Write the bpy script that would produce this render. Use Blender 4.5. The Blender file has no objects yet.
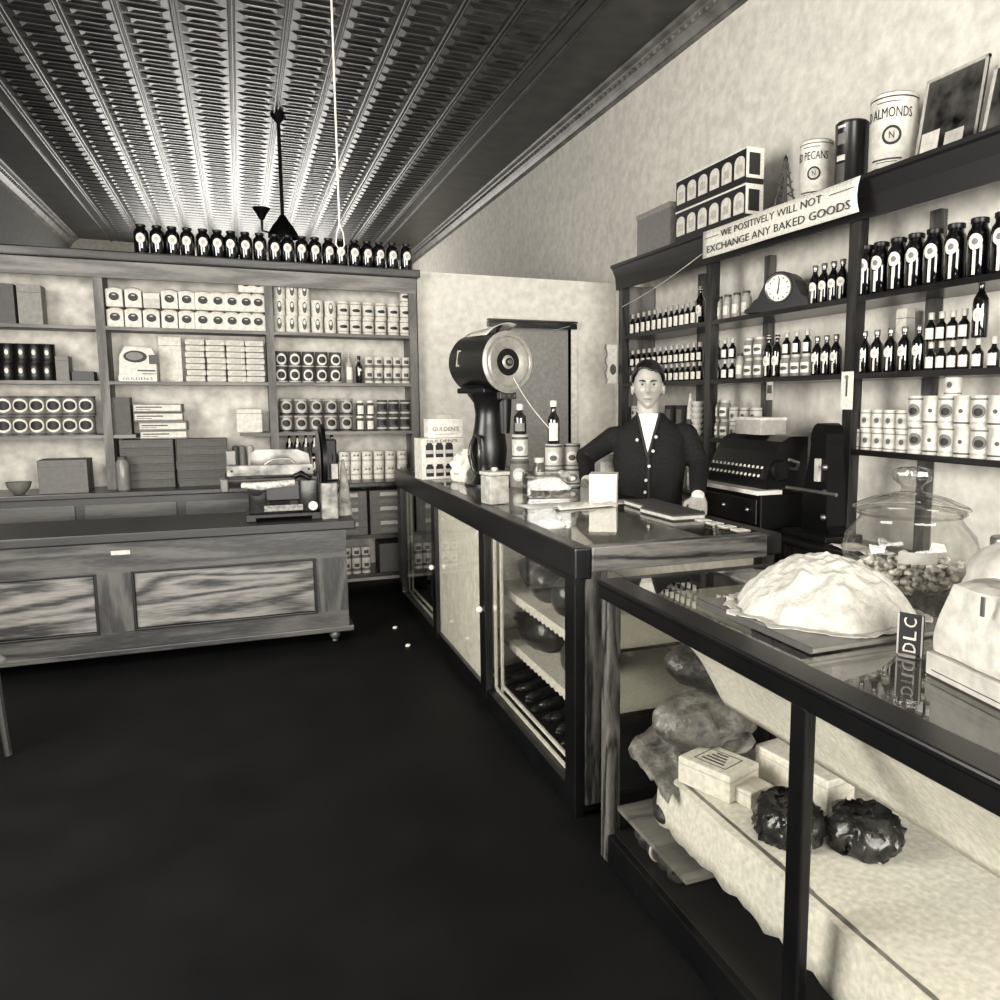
import bpy, bmesh, math, random
from mathutils import Vector, Matrix, noise
random.seed(7)
PI = math.pi
# ------------------------------------------------------------ camera
FPX, PX, PY, CH = 800.0, 580.0, 500.0, 1.6
PITCH = math.atan(100/800.0); YAW = math.atan(340*math.cos(PITCH)/800.0)
cd = bpy.data.cameras.new('camera'); cam = bpy.data.objects.new('camera', cd)
bpy.context.collection.objects.link(cam)
cam.location = (0, 0, CH); cam.rotation_euler = (PI/2-PITCH, 0, -YAW)
cd.sensor_width = 36; cd.lens = 36*FPX/1000; cd.shift_x = -(PX-500)/1000; cd.clip_start = .05
bpy.context.scene.camera = cam
# ------------------------------------------------------------ world, light, exposure
sc = bpy.context.scene
sc.view_settings.view_transform = 'Standard'; sc.view_settings.look = 'None'
sc.view_settings.gamma = 1; sc.view_settings.use_curve_mapping = False
sc.view_settings.exposure = 0.5
w = bpy.data.worlds.new('world'); sc.world = w; w.use_nodes = True
w.node_tree.nodes['Background'].inputs[0].default_value = (1, .975, .92, 1)
w.node_tree.nodes['Background'].inputs[1].default_value = 1.0
def area(name, loc, rot, sx, sy, power, col=(1, .97, .92)):
    l = bpy.data.lights.new(name, 'AREA'); l.shape = 'RECTANGLE'; l.size = sx; l.size_y = sy
    l.energy = power; l.color = col
    o = bpy.data.objects.new(name, l); bpy.context.collection.objects.link(o)
    o.location = loc; o.rotation_euler = rot; return o
area('storefront_daylight', (0.8, -2.9, 1.9), (PI/2, 0, 0), 4.2, 2.8, 560)        # through the shop window, facing +Y
area('rear_window_daylight', (0.2, 16.8, 2.6), (-math.radians(103), 0, 0), 3.4, 1.6, 200)   # storeroom window, facing -Y
area('side_fill_light', (-2.58, 3.4, 2.1), (0, -math.radians(86), math.radians(8)), 2.2, 3.8, 380)  # added fill lamp to even the light; the left wall has no window
# ------------------------------------------------------------ helpers
fx, fy, fz = math.sin(YAW)*math.cos(PITCH), math.cos(YAW)*math.cos(PITCH), -math.sin(PITCH)
FW = Vector((fx, fy, fz)); RT = Vector((math.cos(YAW), -math.sin(YAW), 0)); UP = RT.cross(FW)
def at(u, v, ax, val):
    r = RT*((u-PX)/FPX)+UP*((PY-v)/FPX)+FW; i = 'XYZ'.index(ax)
    c = Vector((0, 0, CH)); return c+r*((val-c[i])/r[i])
def lin(c): return c/12.92 if c <= .04045 else ((c+.055)/1.055)**2.4
def col(v): return (lin(v), lin(v*.98), lin(v*.925+.004), 1)
MC = {}
def mat(v, rough=.6, metal=0, bump=0, scale=30, var=.06, name=None, spec=.5, emit=0, coat=0):
    key = (v, rough, metal, bump, scale, var, spec, emit, coat)
    if key in MC: return MC[key]
    m = bpy.data.materials.new(name or 'grey_%d' % int(v*100)); m.use_nodes = True
    nt = m.node_tree; b = nt.nodes['Principled BSDF']
    b.inputs['Roughness'].default_value = rough; b.inputs['Metallic'].default_value = metal
    b.inputs['Specular IOR Level'].default_value = spec; b.inputs['Coat Weight'].default_value = coat
    tc = nt.nodes.new('ShaderNodeTexCoord'); nz = nt.nodes.new('ShaderNodeTexNoise')
    nz.inputs['Scale'].default_value = scale; nz.inputs['Detail'].default_value = 5
    nt.links.new(tc.outputs['Object'], nz.inputs['Vector'])
    cr = nt.nodes.new('ShaderNodeValToRGB'); cr.color_ramp.elements[0].position = .3; cr.color_ramp.elements[1].position = .7
    cr.color_ramp.elements[0].color = col(max(0, v*(1-var*1.6))); cr.color_ramp.elements[1].color = col(min(1, v*(1+var)))
    nt.links.new(nz.outputs['Fac'], cr.inputs[0]); nt.links.new(cr.outputs[0], b.inputs['Base Color'])
    if bump:
        bp = nt.nodes.new('ShaderNodeBump'); bp.inputs['Strength'].default_value = bump; bp.inputs['Distance'].default_value = .02
        nt.links.new(nz.outputs['Fac'], bp.inputs['Height']); nt.links.new(bp.outputs[0], b.inputs['Normal'])
    if emit:
        b.inputs['Emission Color'].default_value = (1, .97, .92, 1); b.inputs['Emission Strength'].default_value = emit
    MC[key] = m; return m
def wood(v1, v2, axis='X', rough=.4, scale=3.0, name='wood', dist=6):
    key = ('w', v1, v2, axis, rough, scale, dist)
    if key in MC: return MC[key]
    m = bpy.data.materials.new(name); m.use_nodes = True; nt = m.node_tree; b = nt.nodes['Principled BSDF']
    b.inputs['Roughness'].default_value = rough
    tc = nt.nodes.new('ShaderNodeTexCoord'); mp = nt.nodes.new('ShaderNodeMapping')
    s = {'X': (.12, 1, 1), 'Y': (1, .12, 1), 'Z': (1, 1, .12)}[axis]
    mp.inputs['Scale'].default_value = s
    nt.links.new(tc.outputs['Object'], mp.inputs['Vector'])
    wv = nt.nodes.new('ShaderNodeTexNoise'); wv.inputs['Scale'].default_value = scale; wv.inputs['Detail'].default_value = 2
    wv.inputs['Distortion'].default_value = .4
    nt.links.new(mp.outputs[0], wv.inputs['Vector'])
    mu = nt.nodes.new('ShaderNodeMath'); mu.operation = 'MULTIPLY'; mu.inputs[1].default_value = dist*6.28
    sn = nt.nodes.new('ShaderNodeMath'); sn.operation = 'SINE'
    nt.links.new(wv.outputs['Fac'], mu.inputs[0]); nt.links.new(mu.outputs[0], sn.inputs[0])
    n2 = nt.nodes.new('ShaderNodeTexNoise'); n2.inputs['Scale'].default_value = scale*25; n2.inputs['Detail'].default_value = 4
    nt.links.new(mp.outputs[0], n2.inputs['Vector'])
    ma = nt.nodes.new('ShaderNodeMath'); ma.operation = 'MULTIPLY_ADD'; ma.inputs[1].default_value = .28
    nt.links.new(sn.outputs[0], ma.inputs[0]); nt.links.new(n2.outputs['Fac'], ma.inputs[2])
    cr = nt.nodes.new('ShaderNodeValToRGB'); cr.color_ramp.elements[0].position = .2; cr.color_ramp.elements[1].position = .8
    cr.color_ramp.elements[0].color = col(v1); cr.color_ramp.elements[1].color = col(v2)
    nt.links.new(ma.outputs[0], cr.inputs[0]); nt.links.new(cr.outputs[0], b.inputs['Base Color'])
    MC[key] = m; return m
def glass(tint=.97, rough=.0, refl=1.0, name='glass'):
    key = ('g', tint, rough, refl)
    if key in MC: return MC[key]
    m = bpy.data.materials.new(name); m.use_nodes = True; nt = m.node_tree
    nt.nodes.remove(nt.nodes['Principled BSDF']); out = nt.nodes['Material Output']
    t = nt.nodes.new('ShaderNodeBsdfTransparent'); t.inputs[0].default_value = (tint, tint, tint*.98, 1)
    g = nt.nodes.new('ShaderNodeBsdfGlossy'); g.inputs['Roughness'].default_value = rough
    lw = nt.nodes.new('ShaderNodeLayerWeight'); lw.inputs[0].default_value = .5
    pw = nt.nodes.new('ShaderNodeMath'); pw.operation = 'POWER'; pw.inputs[1].default_value = 4.0
    mx = nt.nodes.new('ShaderNodeMixShader'); ml = nt.nodes.new('ShaderNodeMath'); ml.operation = 'MULTIPLY_ADD'
    ml.inputs[1].default_value = .85; ml.inputs[2].default_value = .03*refl; ml.use_clamp = True
    nt.links.new(lw.outputs['Facing'], pw.inputs[0]); nt.links.new(pw.outputs[0], ml.inputs[0]); nt.links.new(ml.outputs[0], mx.inputs[0])
    nt.links.new(t.outputs[0], mx.inputs[1]); nt.links.new(g.outputs[0], mx.inputs[2]); nt.links.new(mx.outputs[0], out.inputs[0])
    MC[key] = m; return m
def link(o): bpy.context.collection.objects.link(o); return o
def obj(name, bm, m, parent=None, loc=None, rz=0, smooth=None):
    me = bpy.data.meshes.new(name); bmesh.ops.recalc_face_normals(bm, faces=bm.faces[:]); bm.to_mesh(me); bm.free()
    me.materials.append(m); o = link(bpy.data.objects.new(name, me))
    if smooth is not None:
        a = math.radians(smooth)
        for p in me.polygons: p.use_smooth = True
        try: me.set_sharp_from_angle(angle=a)
        except Exception: pass
    if parent: o.parent = parent
    if loc is not None: o.location = loc
    o.rotation_euler[2] = rz
    return o
def tag(o, label, cat, group=None, kind=None):
    o['label'] = label; o['category'] = cat
    if group: o['group'] = group
    if kind: o['kind'] = kind
    return o
def thing(name, label, cat, loc=(0, 0, 0), rz=0, group=None):
    o = link(bpy.data.objects.new(name, None)); o.location = loc; o.rotation_euler[2] = rz; o.empty_display_size = .05
    return tag(o, label, cat, group)
def struct(name, bm, m, smooth=None, parent=None):
    o = obj(name, bm, m, parent, smooth=smooth)
    if not parent: o['kind'] = 'structure'
    return o
def dup(root, loc, rz=None, label=None, sc_=None):
    r = root.copy(); link(r); r.location = loc
    if rz is not None: r.rotation_euler[2] = rz
    if label: r['label'] = label
    if sc_: r.scale = sc_
    for ch in list(root.children):
        c = ch.copy(); link(c); c.parent = r
        for g in list(ch.children):
            d = g.copy(); link(d); d.parent = c
    return r
def nb(): return bmesh.new()
def bx(bm, x0, x1, y0, y1, z0, z1, bev=0, M=None):
    r = bmesh.ops.create_cube(bm, size=1); vs = r['verts']
    for v in vs: v.co = Vector(((x0+x1)/2+v.co.x*(x1-x0), (y0+y1)/2+v.co.y*(y1-y0), (z0+z1)/2+v.co.z*(z1-z0)))
    if bev:
        es = list({e for v in vs for e in v.link_edges})
        q = bmesh.ops.bevel(bm, geom=es, offset=bev, segments=2, profile=.6, affect='EDGES'); vs = list({v for v in q['verts']}|{v for v in vs if v.is_valid})
    if M is not None:
        for v in vs: v.co = M@v.co
    return bm
def box(x0, x1, y0, y1, z0, z1, bev=0): return bx(nb(), x0, x1, y0, y1, z0, z1, bev)
def lathe(bm, prof, segs=20, c=(0, 0, 0), M=None, ex=1, ey=1, capb=True, capt=True):
    c = Vector(c); rings = []
    for r, z in prof:
        rings.append([bm.verts.new(Vector((math.cos(2*PI*k/segs)*r*ex, math.sin(2*PI*k/segs)*r*ey, z))) for k in range(segs)])
    for a, b in zip(rings, rings[1:]):
        for k in range(segs): bm.faces.new((a[k], a[(k+1) % segs], b[(k+1) % segs], b[k]))
    if capb: bm.faces.new(rings[0][::-1])
    if capt: bm.faces.new(rings[-1])
    for ring in rings:
        for v in ring: v.co = (M@v.co if M is not None else v.co)+c
    return bm
def tube(bm, pts, rad, segs=8, caps=True):
    pts = [Vector(p) for p in pts]; n = len(pts); rr = rad if isinstance(rad, (list, tuple)) else [rad]*n
    up = Vector((0, 0, 1)); rings = []; prev = None
    for i, p in enumerate(pts):
        d = (pts[min(i+1, n-1)]-pts[max(i-1, 0)]).normalized()
        if prev is None:
            a = d.cross(up)
            if a.length < .1: a = d.cross(Vector((1, 0, 0)))
        else: a = prev-d*prev.dot(d)
        a.normalize(); prev = a; b = d.cross(a)
        rings.append([bm.verts.new(p+(a*math.cos(2*PI*k/segs)+b*math.sin(2*PI*k/segs))*rr[i]) for k in range(segs)])
    for a, b in zip(rings, rings[1:]):
        for k in range(segs): bm.faces.new((a[k], a[(k+1) % segs], b[(k+1) % segs], b[k]))
    if caps: bm.faces.new(rings[0][::-1]); bm.faces.new(rings[-1])
    return bm
def ball(bm, c, r, sub=2, scale=(1, 1, 1), nz=0, ns=8, M=None):
    q = bmesh.ops.create_icosphere(bm, subdivisions=sub, radius=1)
    for v in q['verts']:
        p = Vector((v.co.x*scale[0], v.co.y*scale[1], v.co.z*scale[2]))*r
        if nz: p += v.co*nz*noise.noise(v.co*ns*.5+Vector(c)*7)
        if M is not None: p = M@p
        v.co = p+Vector(c)
    return bm
def prism(bm, pts, ax, a0, a1):
    """outline pts (2D) extruded along axis ax"""
    def mk(p, t):
        if ax == 'X': return Vector((t, p[0], p[1]))
        if ax == 'Y': return Vector((p[0], t, p[1]))
        return Vector((p[0], p[1], t))
    A = [bm.verts.new(mk(p, a0)) for p in pts]; B = [bm.verts.new(mk(p, a1)) for p in pts]; n = len(pts)
    bm.faces.new(A[::-1]); bm.faces.new(B)
    for k in range(n): bm.faces.new((A[k], A[(k+1) % n], B[(k+1) % n], B[k]))
    return bm
def oval(bm, rx, rz, cz, R, off=.0006, rings=3, segs=20, cx=0):
    """oval patch wrapped on a cylinder of radius R (R=0: flat on the plane y=-off), facing -Y"""
    def P(x, z):
        if R == 0: return Vector((x+cx, -off, z+cz))
        a = (x+cx)/R; return Vector((math.sin(a)*(R+off), -math.cos(a)*(R+off), z+cz))
    c = bm.verts.new(P(0, 0)); last = None
    for i in range(1, rings+1):
        t = i/rings; ring = [bm.verts.new(P(rx*t*math.cos(2*PI*k/segs), rz*t*math.sin(2*PI*k/segs))) for k in range(segs)]
        for k in range(segs):
            if last: bm.faces.new((last[k], last[(k+1) % segs], ring[(k+1) % segs], ring[k]))
            else: bm.faces.new((c, ring[k], ring[(k+1) % segs]))
        last = ring
    return bm
def patch(bm, w_, z0, z1, R, off=.0006, n=8, cx=0):
    """rectangular patch wrapped on a cylinder, facing -Y"""
    def P(x, z):
        if R == 0: return Vector((x+cx, -off, z))
        a = (x+cx)/R; return Vector((math.sin(a)*(R+off), -math.cos(a)*(R+off), z))
    cols = [(bm.verts.new(P(-w_/2+w_*k/n, z0)), bm.verts.new(P(-w_/2+w_*k/n, z1))) for k in range(n+1)]
    for a, b in zip(cols, cols[1:]): bm.faces.new((a[0], b[0], b[1], a[1]))
    return bm
def text(name, body, m, parent, origin, xd, ud, width=None, height=None, R=0, depth=.0008):
    """raised lettering; origin is its centre, xd/ud its directions"""
    cu = bpy.data.curves.new('t', 'FONT'); cu.body = body; cu.align_x = 'CENTER'; cu.align_y = 'CENTER'
    cu.extrude = .02; cu.resolution_u = 2
    to = link(bpy.data.objects.new('t', cu)); dg = bpy.context.evaluated_depsgraph_get(); dg.update()
    me = bpy.data.meshes.new_from_object(to.evaluated_get(dg)); bpy.data.objects.remove(to); bpy.data.curves.remove(cu)
    xs = [v.co.x for v in me.vertices]; ys = [v.co.y for v in me.vertices]
    W_, H_ = max(xs)-min(xs), max(ys)-min(ys); cx, cy = (max(xs)+min(xs))/2, (max(ys)+min(ys))/2
    s = (width/W_) if width else height/H_; sy = (height/H_) if height else s
    xd = Vector(xd).normalized(); ud = Vector(ud).normalized(); nd = xd.cross(ud); o0 = Vector(origin)
    for v in me.vertices:
        x, y, z = (v.co.x-cx)*s, (v.co.y-cy)*sy, (v.co.z/.02)*depth
        if R:
            a = x/R; rr = R+z; p = o0+xd*(math.sin(a)*rr)+nd*(math.cos(a)*rr-R)+ud*y
        else: p = o0+xd*x+ud*y+nd*z
        v.co = p
    me.name = name; me.materials.clear(); me.materials.append(m)
    o = link(bpy.data.objects.new(name, me)); o.parent = parent; return o
def remeshed(name, bm, m, voxel, parent=None, smooth_it=3, loc=None):
    me = bpy.data.meshes.new('tmp'); bmesh.ops.recalc_face_normals(bm, faces=bm.faces[:]); bm.to_mesh(me); bm.free()
    t = link(bpy.data.objects.new('tmp', me)); r = t.modifiers.new('r', 'REMESH'); r.mode = 'VOXEL'; r.voxel_size = voxel
    s = t.modifiers.new('s', 'SMOOTH'); s.iterations = smooth_it; s.factor = .5
    dg = bpy.context.evaluated_depsgraph_get(); dg.update(); me2 = bpy.data.meshes.new_from_object(t.evaluated_get(dg))
    bpy.data.objects.remove(t); me2.name = name; me2.materials.clear(); me2.materials.append(m)
    for p in me2.polygons: p.use_smooth = True
    o = link(bpy.data.objects.new(name, me2))
    if parent: o.parent = parent
    if loc: o.location = loc
    return o
def nz_(p, f_): return noise.noise(Vector(p)*f_)
ORD = ['first', 'second', 'third', 'fourth', 'fifth', 'sixth', 'seventh', 'eighth', 'ninth', 'tenth', 'eleventh', 'twelfth', 'thirteenth', 'fourteenth', 'fifteenth', 'sixteenth', 'seventeenth', 'eighteenth', 'nineteenth', 'twentieth', 'twenty-first', 'twenty-second']

# ------------------------------------------------------------ materials
PLASTER = mat(.81, .9, 0, .25, 14, .05, 'plaster'); SHELFBACK = mat(.74, .8, 0, .1, 10, .10, 'painted_boards')
CEIL = mat(.18, .42, .3, 0, 5, .25, 'painted_tin'); FLOORM = mat(.05, .6, 0, .1, 2.5, .25, 'oiled_floor', spec=.1)
DARKW = wood(.05, .13, 'Y', .28, 5, 'dark_varnished_wood'); DARKWZ = wood(.07, .20, 'Z', .3, 6, 'dark_varnished_wood'); DARKWX = wood(.07, .22, 'X', .3, 5, 'dark_varnished_wood')
GREYW = wood(.34, .48, 'X', .6, 4, 'grey_painted_wood'); GREYWZ = wood(.28, .44, 'Z', .6, 4, 'grey_painted_wood')
OAK = wood(.12, .29, 'X', .4, 4, 'oak'); OAKZ = wood(.13, .29, 'Z', .4, 4, 'oak'); OAKP = wood(.10, .46, 'X', .45, 3.2, 'oak_figured', 9)
BLACK = mat(.035, .4, name='black_enamel', spec=.2); BLACKM = mat(.07, .4, .3, name='dark_metal'); DKGLASS = mat(.035, .06, 0, 0, 5, .1, 'dark_bottle_glass', coat=1)
WHITE = mat(.84, .7, name='white_paper', bump=.05, scale=60); CREAM = mat(.78, .7, name='cream_paper'); PALE = mat(.68, .7, name='pale_paper')
MID = mat(.42, .6, name='mid_card'); DIM = mat(.26, .6, name='dim_card'); INK = mat(.07, .6, name='ink'); STEEL = mat(.58, .3, .85, name='nickel'); WMARB = mat(.85, .25, 0, 0, 8, .08, 'white_marble')
GLASS = glass(); JARG = glass(.93, .02, 1.6, 'jar_glass')

# ------------------------------------------------------------ room shell
XL, XR, YF, YB, ZC = -2.65, 3.32, -3.0, 17.0, 4.45
struct('floor', box(XL-.1, XR+.1, YF-.1, YB+.1, -.1, 0), FLOORM)
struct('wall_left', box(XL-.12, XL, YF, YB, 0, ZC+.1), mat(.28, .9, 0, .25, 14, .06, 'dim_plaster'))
struct('wall_right', box(XR, XR+.12, YF, YB, 0, ZC+.1), PLASTER)
bm = box(XL, -1.6, YB, YB+.1, 0, ZC); bx(bm, 2.0, XR, YB, YB+.1, 0, ZC); bx(bm, -1.6, 2.0, YB, YB+.1, 0, 1.8); bx(bm, -1.6, 2.0, YB, YB+.1, 3.5, ZC)
struct('wall_back', bm, PLASTER)
bm = box(XL, XR, YF-.1, YF, 0, .5); bx(bm, XL, XR, YF-.1, YF, 3.3, ZC); bx(bm, XL, -2.3, YF-.1, YF, .5, 3.3); bx(bm, 3.0, XR, YF-.1, YF, .5, 3.3)
struct('wall_front', bm, PLASTER)
# pressed tin ceiling
bm = box(XL, XR, YF, YB+.1, ZC, ZC+.1)
beads = [-1.86, -1.48, -1.09, -.70, -.31, .08, .47, .86, 1.25, 1.64, 2.03, 2.42]
def rod(bm, x, r=.012): lathe(bm, [(r, 0), (r, YB-YF)], 8, (x, YF, ZC-.004), Matrix.Rotation(-PI/2, 3, 'X'), capb=False, capt=False)
for x in beads:
    rod(bm, x-.016); rod(bm, x+.016, .008)
rod(bm, 2.58, .02); rod(bm, -2.0, .02)
n = 0
for x0, x1 in zip(beads, beads[1:]):
    y = YF+.1
    while y < YB-.1:
        a, b = x0+.03, x1-.03; c = (a+b)/2
        A = [bm.verts.new(Vector(p)) for p in ((a, y, ZC), (b, y, ZC), (b, y+.15, ZC), (a, y+.15, ZC))]
        B = [bm.verts.new(Vector(p)) for p in ((a+.05, y+.03, ZC-.011), (b-.05, y+.03, ZC-.011), (b-.05, y+.12, ZC-.011), (a+.05, y+.12, ZC-.011))]
        D = [bm.verts.new(Vector(p)) for p in ((a+.09, y+.065, ZC-.003), (b-.09, y+.065, ZC-.003), (b-.09, y+.085, ZC-.003), (a+.09, y+.085, ZC-.003))]
        for P, Q in ((A, B), (B, D)):
            for k in range(4): bm.faces.new((P[k], P[(k+1) % 4], Q[(k+1) % 4], Q[k]))
        bm.faces.new(D); y += .19
struct('ceiling', bm, CEIL)
def crown(name, xw, s):
    pr = [(xw, ZC), (xw-s*.16, ZC), (xw-s*.15, ZC-.02), (xw-s*.11, ZC-.03), (xw-s*.05, ZC-.09), (xw-s*.03, ZC-.12), (xw-s*.035, ZC-.14), (xw, ZC-.15)]
    bm = prism(nb(), pr, 'Y', YF, YB)
    for i in range(190): ball(bm, (xw-s*.09, YF+i*.1+.6, ZC-.055), .022, 1)
    struct(name, bm, mat(.36, .5, .1, 0, 5, .2, 'tin_crown'))
crown('trim_1', XR, 1); crown('trim_2', XL, -1)
# partition with doorway
PYF = 7.0
bm = box(1.44, 2.12, PYF, PYF+.12, 0, 2.69); bx(bm, 2.86, XR, PYF, PYF+.12, 0, 2.69); bx(bm, 2.12, 2.86, PYF, PYF+.12, 2.3, 2.69)
struct('wall_partition', bm, PLASTER)
bm = box(2.06, 2.12, PYF-.012, PYF+.13, 0, 2.36); bx(bm, 2.86, 2.92, PYF-.012, PYF+.13, 0, 2.30); struct('trim_3', bm, mat(.80, .6, name='jamb_paint'))
bm = box(2.05, 2.90, PYF-.06, PYF-.012, 2.245, 2.295, .006); bx(bm, 2.05, 2.90, PYF-.07, PYF-.012, 2.30, 2.315); struct('trim_4', bm, DARKWX)
bm = box(0, .74, 0, .04, .01, 2.25)
for z0, z1 in ((.15, .95), (1.1, 2.1)):
    bx(bm, .1, .64, -.006, .0, z0, z1)
    bx(bm, .14, .60, -.012, -.006, z0+.04, z1-.04)
d = struct('door_1', bm, mat(.50, .5, name='door_paint')); d.location = (2.12, PYF+.07, 0); d.rotation_euler[2] = 0
obj('door_knob', ball(lathe(nb(), [(.012, 0), (.012, .05)], 10, (.66, -.0, 1.0), Matrix.Rotation(PI/2, 3, 'X')), (.66, -.06, 1.0), .025), STEEL, d, smooth=60)
# storeroom window and shop window (glazing bars)
def window(name, x0, x1, y, z0, z1, nx):
    bm = nb(); t = .05
    bx(bm, x0, x1, y, y+.06, z0, z0+t); bx(bm, x0, x1, y, y+.06, z1-t, z1)
    for k in range(nx+1): xx = x0+(x1-x0-t)*k/nx; bx(bm, xx, xx+t, y, y+.06, z0, z1)
    o = struct(name, bm, DARKWZ); obj('pane', box(x0+t, x1-t, y+.028, y+.032, z0+t, z1-t), GLASS, o)
window('window_1', -1.6, 2.0, YB+.02, 1.8, 3.5, 3); window('window_2', -2.3, 3.0, YF-.08, .5, 3.3, 3)

# ------------------------------------------------------------ back shelving
SY = 6.9
bk = thing('wall_shelving', 'pale painted wall shelving across the back of the shop, stocked with tins', 'shelves', (0, SY, 0))
def part(name, bm, m, parent, smooth=None): return obj(name, bm, m, parent, smooth=smooth)
part('back_panel', box(XL+.01, 1.41, .29, .31, .0, 2.62), SHELFBACK, bk)
for x, ww in ((-2.6, .05), (-2.05, .06), (-.92, .06), (.245, .06), (1.38, .06)):
    part('upright', box(x-ww/2, x+ww/2, 0, .29, .93, 2.52), GREYWZ, bk)
part('fascia', box(XL+.01, 1.41, -.01, .015, 2.49, 2.61), GREYW, bk)
part('top_board', box(XL+.01, 1.44, -.05, .31, 2.615, 2.68, .01), DARKWX, bk)
ups = [-2.575, -2.05, -.92, .245, 1.38]
for z in (2.14, 1.74, 1.34):
    for i, (a, b) in enumerate(zip(ups, ups[1:])):
        if z == 1.34 and i == 2:
            part('shelf_board', box(a+.03, a+.18, .01, .29, z-.025, z), GREYW, bk); part('shelf_board', box(b-.26, b-.03, .01, .29, z-.025, z), GREYW, bk)
        else: part('shelf_board', box(a+.03, b-.03, .0, .29, z-.025, z), GREYW, bk)
part('counter_ledge', box(XL+.01, 1.41, -.22, .29, .89, .93, .008), DARKWX, bk)
bm = box(XL+.01, .30, -.18, .29, .05, .89, 0)
part('base_cabinet', bm, wood(.08, .18, 'X', .4, 4), bk)
for k in range(4): part('drawer_front', box(-2.4+k*.66, -1.80+k*.66, -.195, -.18, .62, .84, .004), wood(.2, .32, 'X', .4, 4), bk)
part('base_upright', box(1.37, 1.41, -.18, .29, 0, .89), DARKWZ, bk); part('base_upright', box(.30, .33, -.18, .29, 0, .89), DARKWZ, bk)
for z in (.49, .16): part('base_shelf', box(.33, 1.37, -.18, .29, z-.03, z), DARKWX, bk)

# ------------------------------------------------------------ stock items: one prototype per kind, then copies
class Kind:
    def __init__(s, fn): s.fn = fn; s.first = None
    def put(s, loc, rz, label, group, sc_=None):
        if s.first is None: s.first = s.fn(); o = s.first; o.location = loc; o.rotation_euler[2] = rz; o['label'] = label
        else: o = dup(s.first, loc, rz, label); o.scale = (1, 1, 1)
        if sc_: o.scale = sc_
        o['group'] = group; return o
def mk_bottle(name, cat, prof, gm, lab, cap, segs=18, R=None, shine=None):
    """prof body profile; lab=(kind, w, z0/zc, z1/rz, mat); cap=(r,z0,z1,mat)"""
    def fn():
        t = thing(name, '', cat); b = obj('glass_body', lathe(nb(), prof, segs), gm, t, smooth=50)
        Rm = R or max(p[0] for p in prof)
        for L in (lab if isinstance(lab, list) else [lab]):
            if L is None: continue
            bm = nb()
            if L[0] == 'oval': oval(bm, L[1], L[3], L[2], Rm)
            else: patch(bm, L[1], L[2], L[3], Rm)
            lb = obj('label', bm, L[4], t, smooth=60)  # paper labels, and the painted glare strips on some bottles
            if len(L) > 5: obj('label_print', oval(nb(), L[1]*.42, L[3]*.42 if L[0] == 'oval' else .012, L[2] if L[0] == 'oval' else (L[2]+L[3])/2, Rm, .0012), L[5], lb)
        if cap: obj('cap', lathe(nb(), [(cap[0]*.95, cap[1]), (cap[0], cap[1]+.003), (cap[0], cap[2]-.003), (cap[0]*.9, cap[2])], segs), cap[3], t, smooth=40)
        return t
    return Kind(fn)
def bprof(r, h, neck=.35, sh=.6): return [(r*.9, 0), (r, .006), (r, h*sh), (r*.93, h*(sh+.06)), (r*.6, h*(sh+.14)), (r*neck, h*(sh+.2)), (r*neck, h*.94), (r*(neck+.08), h*.95), (r*(neck+.08), h)]
def mk_can(name, r, h, bodym, lab=None, lid=STEEL, bands=None, extra=None, part_='tin_body', cat='tin'):
    def fn():
        t = thing(name, '', cat)
        obj(part_, lathe(nb(), [(r, 0), (r, .004), (r*.975, .006), (r*.975, h-.006), (r, h-.004), (r, h)], 20), bodym, t, smooth=40)
        if lab:
            k, w_, a, b, m = lab[:5]; bm = nb()
            (oval(bm, w_, b, a, r*.976) if k == 'oval' else patch(bm, w_, a, b, r*.976)); lb = obj('label', bm, m, t, smooth=60)
            if len(lab) > 5:
                bm = nb(); k, w_, a, b, m = lab[5]; (oval(bm, w_, b, a, r*.976, .0014) if k == 'oval' else patch(bm, w_, a, b, r*.976, .0014)); obj('label_print', bm, m, lb, smooth=60)
        for (z0, z1, m) in (bands or []): obj('band', lathe(nb(), [(r*.982, z0), (r*.982, z1)], 20, capb=False, capt=False), m, t, smooth=60)
        obj('lid', lathe(nb(), [(r*.93, h-.003), (r*.93, h-.0015)], 20), lid, t)
        return t
    return Kind(fn)
def mk_box(name, w_, d_, h, bodym, parts, cat='box', bev=.002):
    def fn():
        t = thing(name, '', cat); obj('carton', box(-w_/2, w_/2, 0, d_, 0, h, bev), bodym, t)
        for (pn, bmf, m) in parts: obj(pn, bmf(), m, t)
        return t
    return Kind(fn)

jug = mk_bottle('glass_jug', 'jug', [(.046, 0), (.051, .008), (.051, .15), (.047, .17), (.033, .184), (.03, .19), (.03, .205)], DKGLASS, ('oval', .032, .112, .035, WHITE, PALE), (.034, .198, .216, BLACKM))
canister = Kind(None)
def f():
    t = thing('square_canister', '', 'tin'); w_ = .056
    obj('tin_body', lathe(bx(nb(), -w_, w_, -w_, w_, 0, .13, .008), [(.05, .13), (.05, .138), (.03, .148), (.0, .149)], 18), CREAM, t, smooth=35)
    o = obj('label', oval(nb(), .034, .030, .075, 0, .0), INK, t); o.location = (0, -w_-.001, 0)
    o = obj('label_print', oval(nb(), .013, .005, .088, 0, 0), PALE, t); o.location = (0, -w_-.0018, 0)
    return t
canister.fn = f
figcan = mk_can('printed_tin', .047, .132, CREAM, ('oval', .017, .07, .045, DIM, ('oval', .01, .085, .018, WHITE)))
slantcan = mk_can('printed_tin', .047, .132, CREAM, ('oval', .034, .062, .014, INK), bands=[(.02, .026, MID), (.11, .116, MID)])
darkcan = mk_can('dark_tin', .048, .132, BLACKM, ('rect', .03, .03, .1, mat(.2, .5), ('oval', .012, .07, .02, CREAM)), lid=BLACKM)
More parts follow.
